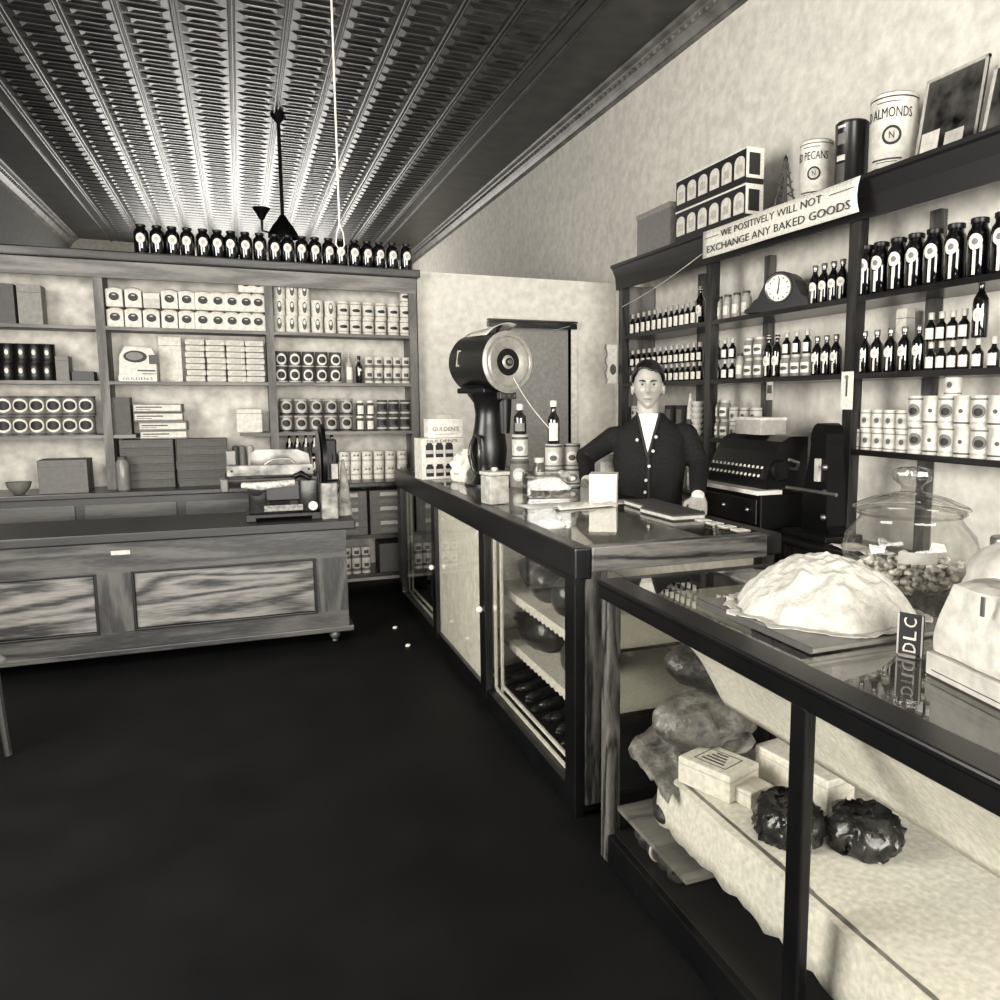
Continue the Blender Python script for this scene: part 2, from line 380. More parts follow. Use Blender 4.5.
ovalcan = mk_can('oval_label_tin', .06, .145, MID, ('oval', .052, .075, .05, WHITE, ('oval', .04, .075, .034, INK)), bands=[(.004, .018, DIM), (.13, .142, DIM)])
labcan = mk_can('round_label_tin', .05, .125, DIM, ('oval', .042, .062, .045, WHITE, ('oval', .028, .062, .028, INK)), bands=[(.004, .012, CREAM)])
pearcan = mk_can('picture_tin', .055, .135, MID, ('oval', .045, .068, .05, PALE, ('oval', .032, .072, .028, INK)), bands=[(.004, .02, INK), (.12, .13, PALE)])
smallcan = mk_can('small_striped_tin', .037, .11, CREAM, ('rect', .04, .055, .085, DIM), bands=[(.02, .045, MID)])
stripecan = mk_can('dark_striped_tin', .045, .13, DIM, ('rect', .05, .05, .09, INK), bands=[(.015, .03, PALE), (.1, .112, PALE)])
wthin = mk_bottle('white_capped_jar', 'jar', [(.03, 0), (.034, .005), (.034, .09), (.026, .105), (.026, .115)], mat(.3, .15), ('rect', .055, .015, .085, WHITE), (.029, .108, .128, WHITE))
textcan = mk_can('white_tin', .044, .118, WHITE, ('rect', .045, .08, .092, INK, ('rect', .02, .082, .09, WHITE)), bands=[(.035, .05, PALE)])

def onback(u, v, dy=.1): return at(u, v, 'Y', SY+dy).x
def bars(parent, rows, m, y=-.002, n='printed_line'):
    for x0, x1, z, h in rows: obj(n, box(x0, x1, y-.0008, y, z, z+h), m, parent)
def row(kind, us, v, z, desc, place, group, dy=.1, hs=0, jit=.0, left='left', rz=0, n0=0, of=None):
    for i, u in enumerate(us):
        kind.put((onback(u, v, dy), SY+dy, z), rz+random.uniform(-jit, jit), '%s, %s from left, %s' % (desc, ORD[i+n0], place), group)
us = [142, 158, 173, 188, 203.6, 218, 231.5, 245.6, 260, 275, 288, 302, 315, 328.5, 341, 354.5, 367, 379, 392, 406]
row(jug, us, 250, 2.68, 'dark glass jug with round white label', 'top of the back shelving', 'dark jugs on top of the back shelving', .05, jit=.15)
G = 'pale square canisters on the top back shelf'; D = 'pale square canister with dark oval'
row(canister, [116, 134, 152, 170, 187, 203, 218, 232, 246, 258], 318, 2.14, D, 'bottom tier, top back shelf', G, .1)
row(canister, [115, 134], 300, 2.289, D, 'second tier, top back shelf', G, .1)
row(canister, [170, 187, 203, 218, 232, 246, 258], 300, 2.289, D, 'second tier right of gap', G, .1)
pb = thing('blank_carton', 'plain pale carton filling the gap among the square canisters', 'box', (onback(152, 300), SY+.1, 2.289)); obj('carton', box(-.055, .055, -.05, .05, 0, .11, .002), PALE, pb); obj('flap', box(-.055, .055, -.051, -.049, .07, .11), CREAM, pb)
row(canister, [246, 258], 290, 2.438, D, 'uppermost tier, top back shelf', G, .1)
G = 'printed tins at the right of the top back shelf'
a_ = [279, 291.5, 304, 317, 330]; b_ = [343, 355.5, 368, 380.5, 393, 405]
for ti, zz, nm in ((0, 2.14, 'bottom'), (1, 2.272, 'second')):
    row(figcan, a_, 320-16*ti, zz, 'pale tin with figure print', '%s tier, top back shelf' % nm, G)
    row(slantcan, b_, 325-16*ti, zz, 'pale tin with slim dark oval', '%s tier, top back shelf' % nm, G)
row(figcan, a_[:3], 292, 2.404, 'pale tin with figure print', 'uppermost tier, top back shelf', G)
row(slantcan, [405], 300, 2.404, 'pale tin with dark oval', 'uppermost tier by the right upright', G)
for ti, nm in ((0, 'lower'), (1, 'upper')):
    row(darkcan, [-6, 8, 22, 35, 48], 370-16*ti, 1.74+.132*ti, 'dark tin with small bright mark', '%s tier, left bay, second back shelf' % nm, 'dark tins in the left bay')
    row(labcan, [281, 294.5, 308, 321.5, 335], 373-16*ti, 1.74+.125*ti, 'dark tin with white-ringed round label', '%s tier, second back shelf' % nm, 'round label tins')
    row(smallcan, [369, 378.5, 388, 397, 405.5], 373-14*ti, 1.74+.11*ti, 'small pale striped tin', '%s tier, second back shelf' % nm, 'small striped tins')
    row(ovalcan, [-11, 5, 21.5, 38, 54.5, 71, 87], 425-18*ti, 1.34+.145*ti, 'grey tin with dark oval label', '%s tier, left bay, third back shelf' % nm, 'oval label tins in the left bay')
    row(pearcan, [286, 301, 316, 331, 346], 420-17*ti, 1.34+.135*ti, 'tin with round picture label', '%s tier, third back shelf' % nm, 'picture label tins')
    row(wthin, [360, 370], 420-17*ti, 1.34+.128*ti, 'white-capped jar', '%s tier, third back shelf' % nm, 'white capped jars')
    row(stripecan, [382, 393.5, 405], 420-17*ti, 1.34+.13*ti, 'dark striped tin', '%s tier, third back shelf' % nm, 'dark striped tins')
    row(textcan, [344, 355.5, 367, 378.5, 390, 402], 465-14*ti, .93+.118*ti, 'white tin with printed band', '%s tier, back ledge' % nm, 'white tins on the back ledge')
wb = mk_bottle('tall_bottle', 'bottle', bprof(.03, .24, .4), mat(.6, .15), ('rect', .05, .03, .13, WHITE), (.014, .225, .245, WHITE))
row(wb, [349], 365, 1.74, 'tall pale bottle', 'second back shelf', 'tall bottles on the second back shelf')
db = mk_bottle('tall_bottle', 'bottle', bprof(.028, .22, .4), DKGLASS, ('rect', .03, .1, .12, WHITE), (.014, .205, .226, BLACKM))
row(db, [359], 365, 1.74, 'tall dark bottle beside the pale bottle', 'second back shelf', 'tall bottles on the second back shelf')
dj = mk_bottle('dark_sauce_bottle', 'bottle', bprof(.028, .2, .45, .5), DKGLASS, [('rect', .05, .03, .08, DIM), ('oval', .008, .13, .03, WHITE)], (.016, .185, .2, WHITE))
for ti, nm in ((0, 'lower'), (1, 'upper')):
    row(dj, [289, 297, 305.5, 314, 322.5, 331.5], 455-20*ti, .93+.2*ti, 'dark sauce bottle with white spots', '%s tier behind the slicer' % nm, 'dark sauce bottles behind the slicer', .14 if ti == 0 else .14)
# cartons and packages of the back shelving
def carton(name, label, x0, x1, z0, z1, m, dy0=.04, dy1=.2, cat='box', deco=None, rz=0, group=None, bev=.002):
    cx = (x0+x1)/2; t = thing(name, label, cat, (cx, SY+dy0, z0), rz, group); hw = (x1-x0)/2
    obj('carton', box(-hw, hw, 0, dy1-dy0, 0, z1-z0, bev), m, t)
    obj('lid_seam', box(-hw-.0008, hw+.0008, -.0012, dy1-dy0, (z1-z0)*.8, (z1-z0)*.8+.003), DIM, t)
    return t
carton('cardboard_box', 'pale tall carton at far left of the top back shelf', onback(20, 310), onback(44, 310), 2.14, 2.42, mat(.5, .7))
carton('cardboard_box', 'grey tall carton left of the pale one, top back shelf', onback(-12, 310), onback(17, 310), 2.14, 2.42, DIM)
carton('cardboard_box', 'grey small carton beside the dark tins, second back shelf', onback(57, 365), onback(70, 365), 1.74, 1.92, MID)
carton('flat_carton', 'flat dark carton between grey carton and upright, second back shelf', onback(73, 372), onback(95, 372), 1.74, 1.81, mat(.12, .5))
t = carton('leaning_board', 'blank pale display board behind the mustard display box', onback(158, 360), onback(181, 360), 1.74, 2.09, CREAM, .2, .22, 'board')
# mustard display box with picture
x0, x1 = onback(119, 365), onback(157, 365); cx = (x0+x1)/2; hw = (x1-x0)/2
t = thing('display_box', 'pale mustard display box with oval picture, second back shelf', 'box', (cx, SY+.04, 1.74))
bm = prism(nb(), [(-hw, 0), (hw, 0), (hw, .19), (hw*.8, .25), (-hw*.6, .26), (-hw*.9, .19)], 'Y', 0, .12); obj('carton', bm, CREAM, t)
o = obj('picture', oval(nb(), hw*.62, .045, .185, 0), INK, t); o.location = (-.01, -.001, 0)
o = obj('picture_highlight', oval(nb(), hw*.45, .03, .188, 0), MID, t); o.location = (-.015, -.002, 0)
o = obj('printed_panel', box(.08, .15, -.002, 0, .13, .2), DIM, t)
obj('front_flap', box(-hw, hw, -.014, -.002, 0, .04), WHITE, t)
text('lettering', "GULDEN'S", INK, t, (0, -.0155, .02), (1, 0, 0), (0, 0, 1), .2, .022)
bars(t, [(-.0, .12, .075, .012), (.03, .12, .055, .006)], DIM)
# packages stacked four wide
xs = [onback(u, 360) for u in (185, 206, 226, 246, 264.5)]
def pk():
    t = thing('paper_package', '', 'package'); w_ = .138
    bm = box(-w_/2, w_/2, 0, .18, .001, .046, .012); obj('wrapper', bm, mat(.74, .8, 0, .2, 40), t, smooth=50)
    obj('end_fold', box(-.035, .035, -.003, 0.002, .012, .03, .001), PALE, t); return t
pk = Kind(pk)
for i in range(4):
    for k in range(7):
        pk.put(((xs[i]+xs[i+1])/2+random.uniform(-.004, .004), SY+.05+random.uniform(0, .01), 1.74+.047*k), random.uniform(-.03, .03),
               'wrapped pale package, %s up in the %s stack from the left' % (ORD[k], ORD[i]), 'paper packages stacked on the second back shelf')
# third shelf middle bay
carton('book_stack', 'thick dark grey ledger box by the left upright, third back shelf', onback(112, 420), onback(132, 420), 1.34, 1.62, mat(.3, .7), group=None)
for k in range(2):
    xa, xb = ((-.86, -.49), (-.47, -.11))[k]
    for j in range(6):
        t = thing('flat_carton', 'flat brown carton, %s up in the %s stack on the back ledge' % (ORD[j], ('left', 'right')[k]), 'box', ((xa+xb)/2, SY+.02, .93+.0615*j), random.uniform(-.012, .012), 'flat cartons on the back ledge')
        hw = (xb-xa)/2-.004; obj('carton', box(-hw, hw, 0, .22, 0, .0605, .002), mat(.30+.02*((j+k) % 2), .7, name='brown_card'), t); obj('lid_edge', box(-hw-.001, hw+.001, -.0015, .221, .044, .047), mat(.2, .7), t)
for j, (ua, ub, tl) in enumerate(((140, 187, .03), (139, 187, .10), (135, 184, .05), (134.5, 183, .075))):
    xa, xb = onback(ua, 420), onback(ub, 420); z = (1.3015, 1.3665, 1.4385, 1.5065)[j]
    t = thing('long_box', 'long pale printed box, %s up in the skewed pile of four' % ORD[j], 'box', ((xa+xb)/2, SY+.03, z), (.05, -.04, .03, -.06)[j], 'long pale boxes')
    hw = (xb-xa)/2; obj('carton', box(-hw, hw, 0, .16, 0, .064 if j != 1 else .071, .002), MID, t); obj('front_label', box(-hw+.008, hw-.008, -.0015, 0, .012, .056), CREAM, t)
    bars(t, [(-hw+.02, -hw+.20, .034, .010), (-hw+.02, -hw+.12, .020, .005)], DIM)
carton('paper_parcel', 'pale crumpled paper parcel on the short shelf by the middle upright', onback(236, 415), onback(262, 415), 1.34, 1.53, CREAM, .03, .2, 'parcel', bev=.015)
t = thing('glass_canister', 'dim glass canister left of the flat cartons', 'jar', (-.865+.0, SY+.0, .93)); t.location = (onback(126, 470), SY-.08, .93)
obj('glass_body', lathe(nb(), [(.04, 0), (.045, .01), (.045, .2), (.03, .23)], 16), mat(.45, .3), t, smooth=50); obj('cap', lathe(nb(), [(.032, .23), (.032, .25)], 16), DIM, t)
for k, uu in enumerate((236, 243, 251)):
    t = thing('paper_roll', 'narrow upright roll, %s from the left under the short shelf' % ORD[k], 'roll', (onback(uu, 460), SY+.12, .93), 0, 'paper rolls')
    obj('roll', lathe(nb(), [(.024, 0), (.024, .30), (.014, .302)], 14), (DIM, MID, PALE)[k], t, smooth=40); obj('core', lathe(nb(), [(.01, .302), (.01, .306)], 10), INK, t)
# lower right shelves
for i, (xa, xb) in enumerate(((.62, .93), (.95, 1.28))):
    for j in range(6):
        t = thing('flat_carton', 'flat grey carton, %s up in the %s low stack by the show case' % (ORD[j], ('left', 'right')[i]), 'box', ((xa+xb)/2, SY-.16, .49+.0605*j), 0, 'flat cartons on the low shelf')
        hw = (xb-xa)/2-.003; obj('carton', box(-hw, hw, 0, .26, 0, .06, .002), mat(.38, .7), t); obj('label', box(-.08, .08, -.001, 0, .015, .045), PALE if j % 2 else MID, t)
for i in range(5):
    smallcan.put((.60+.078*i, SY-.1, .16), 0, 'small pale striped tin, %s from the left on the lowest back shelf' % ORD[i], 'tins on the lowest back shelf')
    smallcan.put((.60+.078*i, SY-.1, .27), 0, 'small pale striped tin stacked %s from the left, lowest back shelf' % ORD[i], 'tins on the lowest back shelf')
carton('cardboard_box', 'dark carton right of the tins on the lowest back shelf', 1.02, 1.3, .16, .40, DIM, -.15, .1)
# things in the dim left corner on the ledge
carton('wooden_crate', 'dim pale crate at the left end of the back ledge', onback(36, 455, -.15), onback(86, 455, -.15), .93, 1.17, mat(.36, .6), -.15, .1, 'crate')
t = thing('white_bowl', 'small dim bowl left of the crate on the back ledge', 'bowl', (onback(18, 475, -.1), SY-.1, .93)); obj('bowl', lathe(nb(), [(.03, 0), (.07, .05), (.08, .09), (.076, .09), (.06, .05), (.0, .012)], 20, capt=False), MID, t, smooth=60); obj('foot', lathe(nb(), [(.032, -.0), (.032, .004)], 14), DIM, t)

# ------------------------------------------------------------ oak counter
oc = thing('oak_counter', 'oak counter with figured panels and turned feet, holding the meat slicer', 'counter', (0, 5.4, 0))
OX0, OX1 = -2.2, .60
part('body', box(OX0, OX1, 0.012, .6, .09, .76), OAK, oc)
PN = [(-2.05, -1.12), (-.63, .39)]; PNs = [(-2.1, -.84), (-.63, .39)]
bm = nb(); bx(bm, OX0, OX1, -.012, .012, .575, .76); bx(bm, OX0, OX1, -.012, .012, .09, .215)
part('rail', bm, OAK, oc)
for a, b in ((OX0, -2.06), (-.84, -.65), (.40, OX1)): part('stile', box(a, b, -.012, .012, .215, .575), OAKZ, oc)
for a, b in ((-2.06, -.84), (-.65, .40)):
    part('moulding', bx(bx(bx(bx(nb(), a, b, -.02, .012, .565, .58, .004), a, b, -.02, .012, .21, .225, .004), a-.005, a+.01, -.02, .012, .21, .58, .004), b-.01, b+.005, -.02, .012, .21, .58, .004), BLACKM, oc)
    part('panel', box(a+.012, b-.012, -.004, .014, .227, .563, .004), OAKP, oc)
part('base_rail', box(OX0-.01, OX1+.03, -.03, .61, .075, .11, .006), OAK, oc)
part('worktop', box(OX0-.03, OX1+.06, -.05, .66, .76, .82, .01), wood(.04, .11, 'X', .45, 4), oc)
for x, y in ((OX1-.09, .02), (OX1-.09, .55), (OX0+.1, .02), (OX0+.1, .55)):
    part('foot', lathe(nb(), [(.012, 0), (.022, .008), (.016, .02), (.034, .04), (.036, .055), (.02, .075), (.02, .08)], 14, (x, y, 0)), OAKZ, oc, 60)
part('label_plate', box(-.75, -.65, -.015, -.01, .685, .71), PALE, oc)
# ------------------------------------------------------------ meat slicer
sl = thing('meat_slicer', 'old hand-cranked meat slicer with upright round blade on the oak counter', 'slicer', (.0, 5.62, .82))
def S(u, v): p = at(u, v, 'Y', 5.62); return p.x, p.z-.82
bm = box(.0, .46, -.12, .2, .02, .045, .006); 
for x in (.03, .43): bx(bm, x-.03, x+.03, -.12, .2, 0, .03, .004)
part('base', bm, BLACKM, sl)
HS = mat(.14, .25, .4, 0, 12, .5)
part('housing', box(.02, .13, -.08, .18, .045, .30, .015), HS, sl, 40); part('housing', box(.33, .45, -.08, .18, .045, .28, .015), HS, sl, 40)
part('housing_bridge', box(.12, .34, -.05, .16, .12, .28, .01), mat(.05, .3, .3), sl)
part('name_plate', box(.11, .35, -.10, -.09, .06, .10, .003), mat(.42, .45, 0, 0, 50, .4), sl)
part('carriage_rail', bx(tube(nb(), [(-.12, -.11, .27), (.44, -.11, .27)], .013), -.12, .40, -.09, .12, .255, .265), STEEL, sl, 40)
part('carriage_table', bx(bx(nb(), -.10, .42, -.14, .12, .30, .325, .006), -.10, .42, -.155, -.135, .30, .37, .005), mat(.36, .35, .3, 0, 12, .5), sl)
part('meat_tray', tube(nb(), [(-.02, -.16, .245), (.1, -.16, .235), (.3, -.15, .25)], [.018, .028, .02], 12), mat(.7, .4, 0, .3, 40, .2), sl, 60)
part('clamp_handle', tube(nb(), [(.14, -.08, .325), (.13, -.08, .37), (.18, -.08, .40), (.28, -.08, .40), (.31, -.08, .37), (.31, -.08, .325)], .008), STEEL, sl, 50)
bm = nb(); pr = [(.04, .33), (.05, .43), (.08, .455), (.34, .45), (.41, .42), (.42, .33)]; prism(bm, pr, 'Y', .08, .1)
part('fence_plate', bm, mat(.30, .3, .4, 0, 7, .8), sl)
Mb = Matrix.Rotation(PI/2, 3, 'Y')
part('blade', lathe(nb(), [(.02, -.004), (.2, -.002), (.21, 0), (.2, .002), (.02, .006)], 40, (.465, .03, .37), Mb), STEEL, sl, 40)
part('blade_guard', lathe(nb(), [(.19, 0), (.235, .004), (.235, .03), (.19, .034), (.1, .034)], 40, (.475, .03, .385), Mb), BLACK, sl, 40)
part('hub', lathe(nb(), [(.06, 0), (.06, .06), (.04, .09), (.02, .1)], 20, (.50, .03, .385), Mb), BLACKM, sl, 50)
part('bracket', box(.44, .52, -.02, .14, .04, .30, .01), BLACKM, sl)
part('thickness_knob', lathe(nb(), [(.03, 0), (.035, .01), (.03, .03)], 14, (.41, -.10, .09), Matrix.Rotation(PI/2, 3, 'X')), STEEL, sl, 50)
part('slice_box', box(.46, .565, -.18, -.06, .0, .24, .008), mat(.46, .4, .2, 0, 20, .25), sl)
part('slide_slot', box(-.08, .40, -.158, -.150, .292, .30), BLACK, sl)
part('carriage_pin', ball(nb(), (-.07, -.157, .335), .008, 1), BLACK, sl); part('carriage_pin', ball(nb(), (.39, -.157, .335), .008, 1), BLACK, sl)
part('push_lever', tube(nb(), [(.30, -.17, .29), (.34, -.19, .31), (.40, -.19, .27)], [.018, .022, .012], 10), BLACK, sl, 60)
part('gear_plate', lathe(nb(), [(.05, 0), (.055, .006), (.03, .012)], 24, (.07, -.09, .22), Matrix.Rotation(PI/2, 3, 'X')), BLACKM, sl, 40)
part('scale_tower', box(.50, .58, -.06, .10, .24, .52, .01), BLACK, sl)
part('front_card', box(.535, .575, -.12, -.115, .26, .36), CREAM, sl)
part('side_gear', lathe(nb(), [(.05, 0), (.05, .02)], 20, (-.11, -.05, .27), Mb), BLACKM, sl)
part('left_bracket', bx(bx(nb(), -.14, -.09, -.16, -.05, .20, .29, .01), -.10, -.04, -.05, -.02, .28, .46, .006), mat(.3, .3, .5), sl)
part('crank_wheel', lathe(nb(), [(.10, -.01), (.115, 0), (.10, .01)], 30, (.55, .05, .40), Mb, capb=False, capt=False), BLACKM, sl, 50)
bm = lathe(nb(), [(.045, 0), (.048, .04), (.040, .12), (.026, .24), (.016, .33), (.008, .38)], 28)
for v in bm.verts: v.co.x += .016*nz_(v.co, 11); v.co.y += .016*nz_(v.co, 12)*(v.co.z > .01)
cl = obj('draped_cloth', bm, mat(.62, .8, 0, .3, 14, .25), smooth=60, loc=(.622, 5.62, .821)); tag(cl, 'pale cloth cone standing at the right end of the oak counter beside the slicer', 'cloth')

# ------------------------------------------------------------ main show case
CX0, CX1, CY0, CY1, CT = 1.12, 2.0, 2.68, 6.35, 1.06
sw = thing('glass_show_case', 'long dark-framed glass show case with the coffee mill and jars on top', 'display case', (0, 0, 0))
DW = mat(.04, .3, 0, 0, 6, .3, 'black_varnish', spec=.35)
bm = box(CX0, CX1-.004, CY0+.006, CY1-.006, 0.02, .075); part('plinth', bm, DW, sw)
part('bottom_rail', box(CX0-.008, CX0+.03, CY0+.004, CY1-.004, .0, .10, .004), DW, sw)
part('top_rail', bx(bx(nb(), CX0-.02, CX0+.05, CY0-.02, CY1+.02, .94, CT, .008), CX0-.02, CX0+.0, CY0-.02, CY1+.02, .93, .95), DW, sw)
part('top_rail', box(CX1-.05, CX1+.02, CY0-.02, CY1+.02, .97, CT, .008), DW, sw)
part('end_rail', box(CX0+.05, CX1-.05, CY0-.02, CY0+.04, .965, CT, .006), wood(.14, .42, 'X', .3, 5), sw)
part('end_rail', box(CX0+.05, CX1-.05, CY1-.04, CY1+.02, .97, CT, .006), DARKWX, sw)
for y0, y1 in ((CY0, CY0+.10), (3.89, 3.99), (5.03, 5.13), (CY1-.12, CY1)):
    part('post', box(CX0-.012, CX0+.03, y0, y1, .05, .95, .004), DW, sw)
for y0, y1 in ((CY0, CY0+.06), (CY1-.06, CY1)): part('post', box(CX1-.06, CX1, y0, y1, .0, .97), DARKWZ, sw)
part('end_post', box(CX0+.03, CX0+.12, CY0-.01, CY0+.03, .05, .97, .004), wood(.12, .40, 'Z', .3, 6), sw)
# white painted inner frames of the panes (slide tracks)
for y0, y1 in ((2.78, 3.89), (3.99, 5.03), (5.13, 6.23)):
    bm = nb()
    for k in range(2):
        o_ = .0+k*.045
        bx(bm, CX0+.035+.02*k, CX0+.045+.02*k, y1-.03-o_, y1-.005-o_, .10, .94); bx(bm, CX0+.035+.02*k, CX0+.045+.02*k, y0, y1-o_, .10+o_*.6, .115+o_*.6)
    part('pane_trim', bm, mat(.92, .4), sw)
    part('pane', box(CX0+.01, CX0+.014, y0, y1, .10, .94), GLASS, sw)
part('top_glass', box(CX0+.05, CX1-.05, CY0+.04, CY1-.04, CT-.008, CT), glass(.95, 0, 1.3), sw)
part('end_glass', box(CX0+.12, CX1-.06, CY0, CY0+.005, .05, .965), GLASS, sw)
part('paper_screen', box(CX0+.016, CX0+.02, 3.99, 5.03, .10, .94), mat(.92, .7, 0, .1, 25), sw)
part('back_panel', box(CX1-.02, CX1-.005, CY0+.06, CY1-.06, .0, .97), mat(.75, .6), sw)
part('divider', box(CX0+.09, CX1-.02, 5.05, 5.07, .08, .9), CREAM, sw); part('divider', box(CX0+.09, CX1-.02, 4.25, 4.27, .08, .9), WHITE, sw)
part('floor_liner', box(CX0+.06, CX1-.02, CY0+.05, CY1-.05, .075, .08), mat(.10, .5), sw)
for z in (.60, .33):
    part('glass_shelf', box(CX0+.15, CX1-.03, 2.80, 4.2, z-.006, z), glass(.95), sw)
for (y, z) in ((5.08, .52), (3.94, .52)): part('knob', ball(nb(), (CX0-.026, y, z), .018, 2), mat(.85, .2), sw, 60)
part('shelf', box(CX0+.1, CX1-.03, 5.1, 6.2, .5, .52), MID, sw)
# lace edged shelf paper
def lace(name, label, x0, x1, y0, y1, z, drop):
    bm = nb(); n_ = 48
    top = [bm.verts.new((x0, y0+(y1-y0)*k/n_, z)) for k in range(n_+1)]; rear = [bm.verts.new((x1, y0+(y1-y0)*k/n_, z)) for k in range(n_+1)]
    bot = [bm.verts.new((x0-.004, y0+(y1-y0)*k/n_, z-drop+.012*abs(math.sin(k*PI/2)))) for k in range(n_+1)]
    for k in range(n_): bm.faces.new((top[k], top[k+1], rear[k+1], rear[k])); bm.faces.new((top[k], top[k+1], bot[k+1], bot[k]))
    o = obj(name, bm, WHITE); s_ = o.modifiers.new('s', 'SOLIDIFY'); s_.thickness = .001; s_.offset = 0; tag(o, label, 'shelf paper'); return o
lace('lace_shelf_paper', 'white lace-edged paper on the upper shelf of the show case', CX0+.14, CX1-.04, 2.82, 4.15, .601, .045)
lace('lace_shelf_paper', 'white lace-edged paper on the lower shelf of the show case', CX0+.14, CX1-.04, 2.82, 4.15, .331, .045)
# hams
HAM = mat(.15, .28, 0, .35, 12, .5, 'smoked_ham'); HAM2 = mat(.28, .4, 0, .3, 14, .35, 'pale_ham'); SAUS = mat(.12, .22, 0, .1, 20, .5, 'sausage_skin')
def ham(label, loc, L, r, rz, m, tilt=0):
    t = thing('ham', label, 'ham', loc, rz, 'smoked hams in the show case'); bm = nb()
    prof = [(.0, 0), (.5, .04), (.85, .14), (1, .32), (.95, .5), (.7, .68), (.42, .8), (.3, .9), (.26, 1.0)]
    lathe(bm, [(max(.002, a*r), b*L-L*.45) for a, b in prof], 20, (0, 0, r*.82), Matrix.Rotation(PI/2, 3, 'Y'), 1, .9)
    for v in bm.verts: v.co += v.co.normalized()*.012*noise.noise(v.co*14+Vector(loc)*3); v.co.z = max(.0, v.co.z*.95)
    obj('meat', bm, m, t, smooth=70)
    obj('string', tube(nb(), [(L*.5, 0, r*.8), (L*.57, 0, r*.9), (L*.6, .01, r*.6)], .003, 6), CREAM, t); return t
ham('pale ham at the far end of the upper show case shelf', (1.44, 4.04, .602), .32, .10, 1.45, HAM2)
ham('dark ham in the middle of the upper show case shelf', (1.40, 3.72, .602), .32, .11, 1.3, HAM)
ham('dark ham nearest the corner on the upper show case shelf', (1.40, 3.42, .602), .30, .11, 1.2, HAM)
ham('long smoked ham on the lower show case shelf', (1.38, 3.82, .332), .48, .115, 1.7, HAM)
ham('small ham beside the long one, lower show case shelf', (1.40, 3.38, .332), .32, .085, 1.4, HAM2)
def sausage(label, loc, L, r, rz, curve):
    bm = nb(); n_ = 12; pts = [(math.sin((k/n_-.5)*curve)*L/curve, (1-math.cos((k/n_-.5)*curve))*L/curve, r) for k in range(n_+1)]
    rr = [r*max(.25, math.sqrt(max(0, 1-abs(2*k/n_-1)**5))) for k in range(n_+1)]
    tube(bm, pts, rr, 10)
    t = thing('sausage', label, 'sausage', loc, rz, 'sausages on the show case floor'); obj('link', bm, SAUS, t, smooth=70)
    obj('tied_end', tube(nb(), [pts[-1], (pts[-1][0]+.02, pts[-1][1]+.01, r)], .004, 6), CREAM, t); return t
k = 0
for r_ in range(2):
    for i in range(7):
        sausage('dark smoked sausage, %s from the corner in the %s layer' % (ORD[i], ('bottom', 'top')[r_]), (1.36+.015*(i % 3), 3.15+.14*i+.05*r_, .08+.048*r_), .30, .025, .5+.15*math.sin(i*2.1), .8)
t = thing('ring_sausage', 'coil of sausage behind the straight sausages', 'sausage', (1.70, 3.4, .08)); obj('coil', tube(nb(), [(math.cos(a*.35)*.12, math.sin(a*.35)*.12, .025+a*.0018) for a in range(34)], .024, 10), SAUS, t, smooth=70); obj('tied_end', tube(nb(), [(.12, 0, .025), (.125, -.03, .02)], .004, 6), CREAM, t)
for i, (yy, hh) in enumerate(((5.45, .3), (5.95, .22))):
    t = thing('stock_carton', ('tall pale carton', 'low pale carton')[i]+' on the middle shelf of the far show case bay', 'box', (1.5, yy, .52)); obj('carton', box(-.1, .1, -.12, .12, 0, hh, .003), CREAM, t); obj('label', box(-.102, -.1, -.08, .08, .05, hh-.05), INK, t)
    t = thing('stock_carton', ('pale carton', 'dark carton')[i]+' on the floor of the far show case bay', 'box', (1.4, yy, .08)); obj('carton', box(-.1, .1, -.12, .12, 0, hh, .003), (CREAM, MID)[i], t); obj('label', box(-.102, -.1, -.08, .08, .05, hh-.05), DIM, t)

# ------------------------------------------------------------ near show case
NX0, NX1, NY0, NY1, NT = 1.10, 2.16, .15, 2.42, 1.0
nc = thing('glass_show_case', 'nearer dark-framed glass show case with a big lidded jar on top', 'display case', (0, 0, 0))
part('top_rail', bx(bx(nb(), NX0-.01, NX0+.012, NY0, NY1, .935, NT-.012, .004), NX0-.018, NX0+.07, NY0, NY1, NT-.02, NT, .006), DW, nc)
part('top_rail', box(NX1-.06, NX1, NY0, NY1, .94, NT, .006), wood(.34, .52, 'Y', .4, 5), nc)
part('end_rail', box(NX0+.07, NX1-.06, NY1-.05, NY1, .94, NT-.001, .006), DW, nc); part('end_rail', box(NX0+.07, NX1-.06, NY0, NY0+.05, .94, NT-.001, .006), DW, nc)
part('glazing_bar', box(NX0+.07, NX1-.06, 1.44, 1.46, NT-.012, NT+.001), mat(.5, .25, .5), nc)
for y0, y1 in ((NY1-.05, NY1), (NY0, NY0+.05)): part('post', box(NX0, NX0+.05, y0, y1, .0, .935, .004), wood(.12, .36, 'Z', .25, 8), nc)
for y0, y1 in ((NY1-.05, NY1), (NY0, NY0+.05)): part('post', box(NX1-.05, NX1, y0, y1, .0, .935, .004), DARKWZ, nc)
part('mullion', box(NX0, NX0+.03, 1.345, 1.40, .1, .935, .006), DW, nc)
part('plinth', box(NX0+.005, NX1-.005, NY0+.005, NY1-.005, .0, .10, .004), DW, nc)
for y0, y1 in ((NY0+.05, 1.345), (1.40, NY1-.05)): part('pane', box(NX0+.01, NX0+.014, y0, y1, .1, .935), GLASS, nc)
part('top_glass', box(NX0+.05, NX1-.06, NY0+.04, NY1-.04, NT-.010, NT-.002), glass(.93, 0, 1.5), nc)
part('end_glass', box(NX0+.05, NX1-.05, NY1-.02, NY1-.015, .1, .935), GLASS, nc)
part('back_panel', box(NX1-.02, NX1-.005, NY0+.05, NY1-.05, .1, .94), mat(.30, .6), nc)
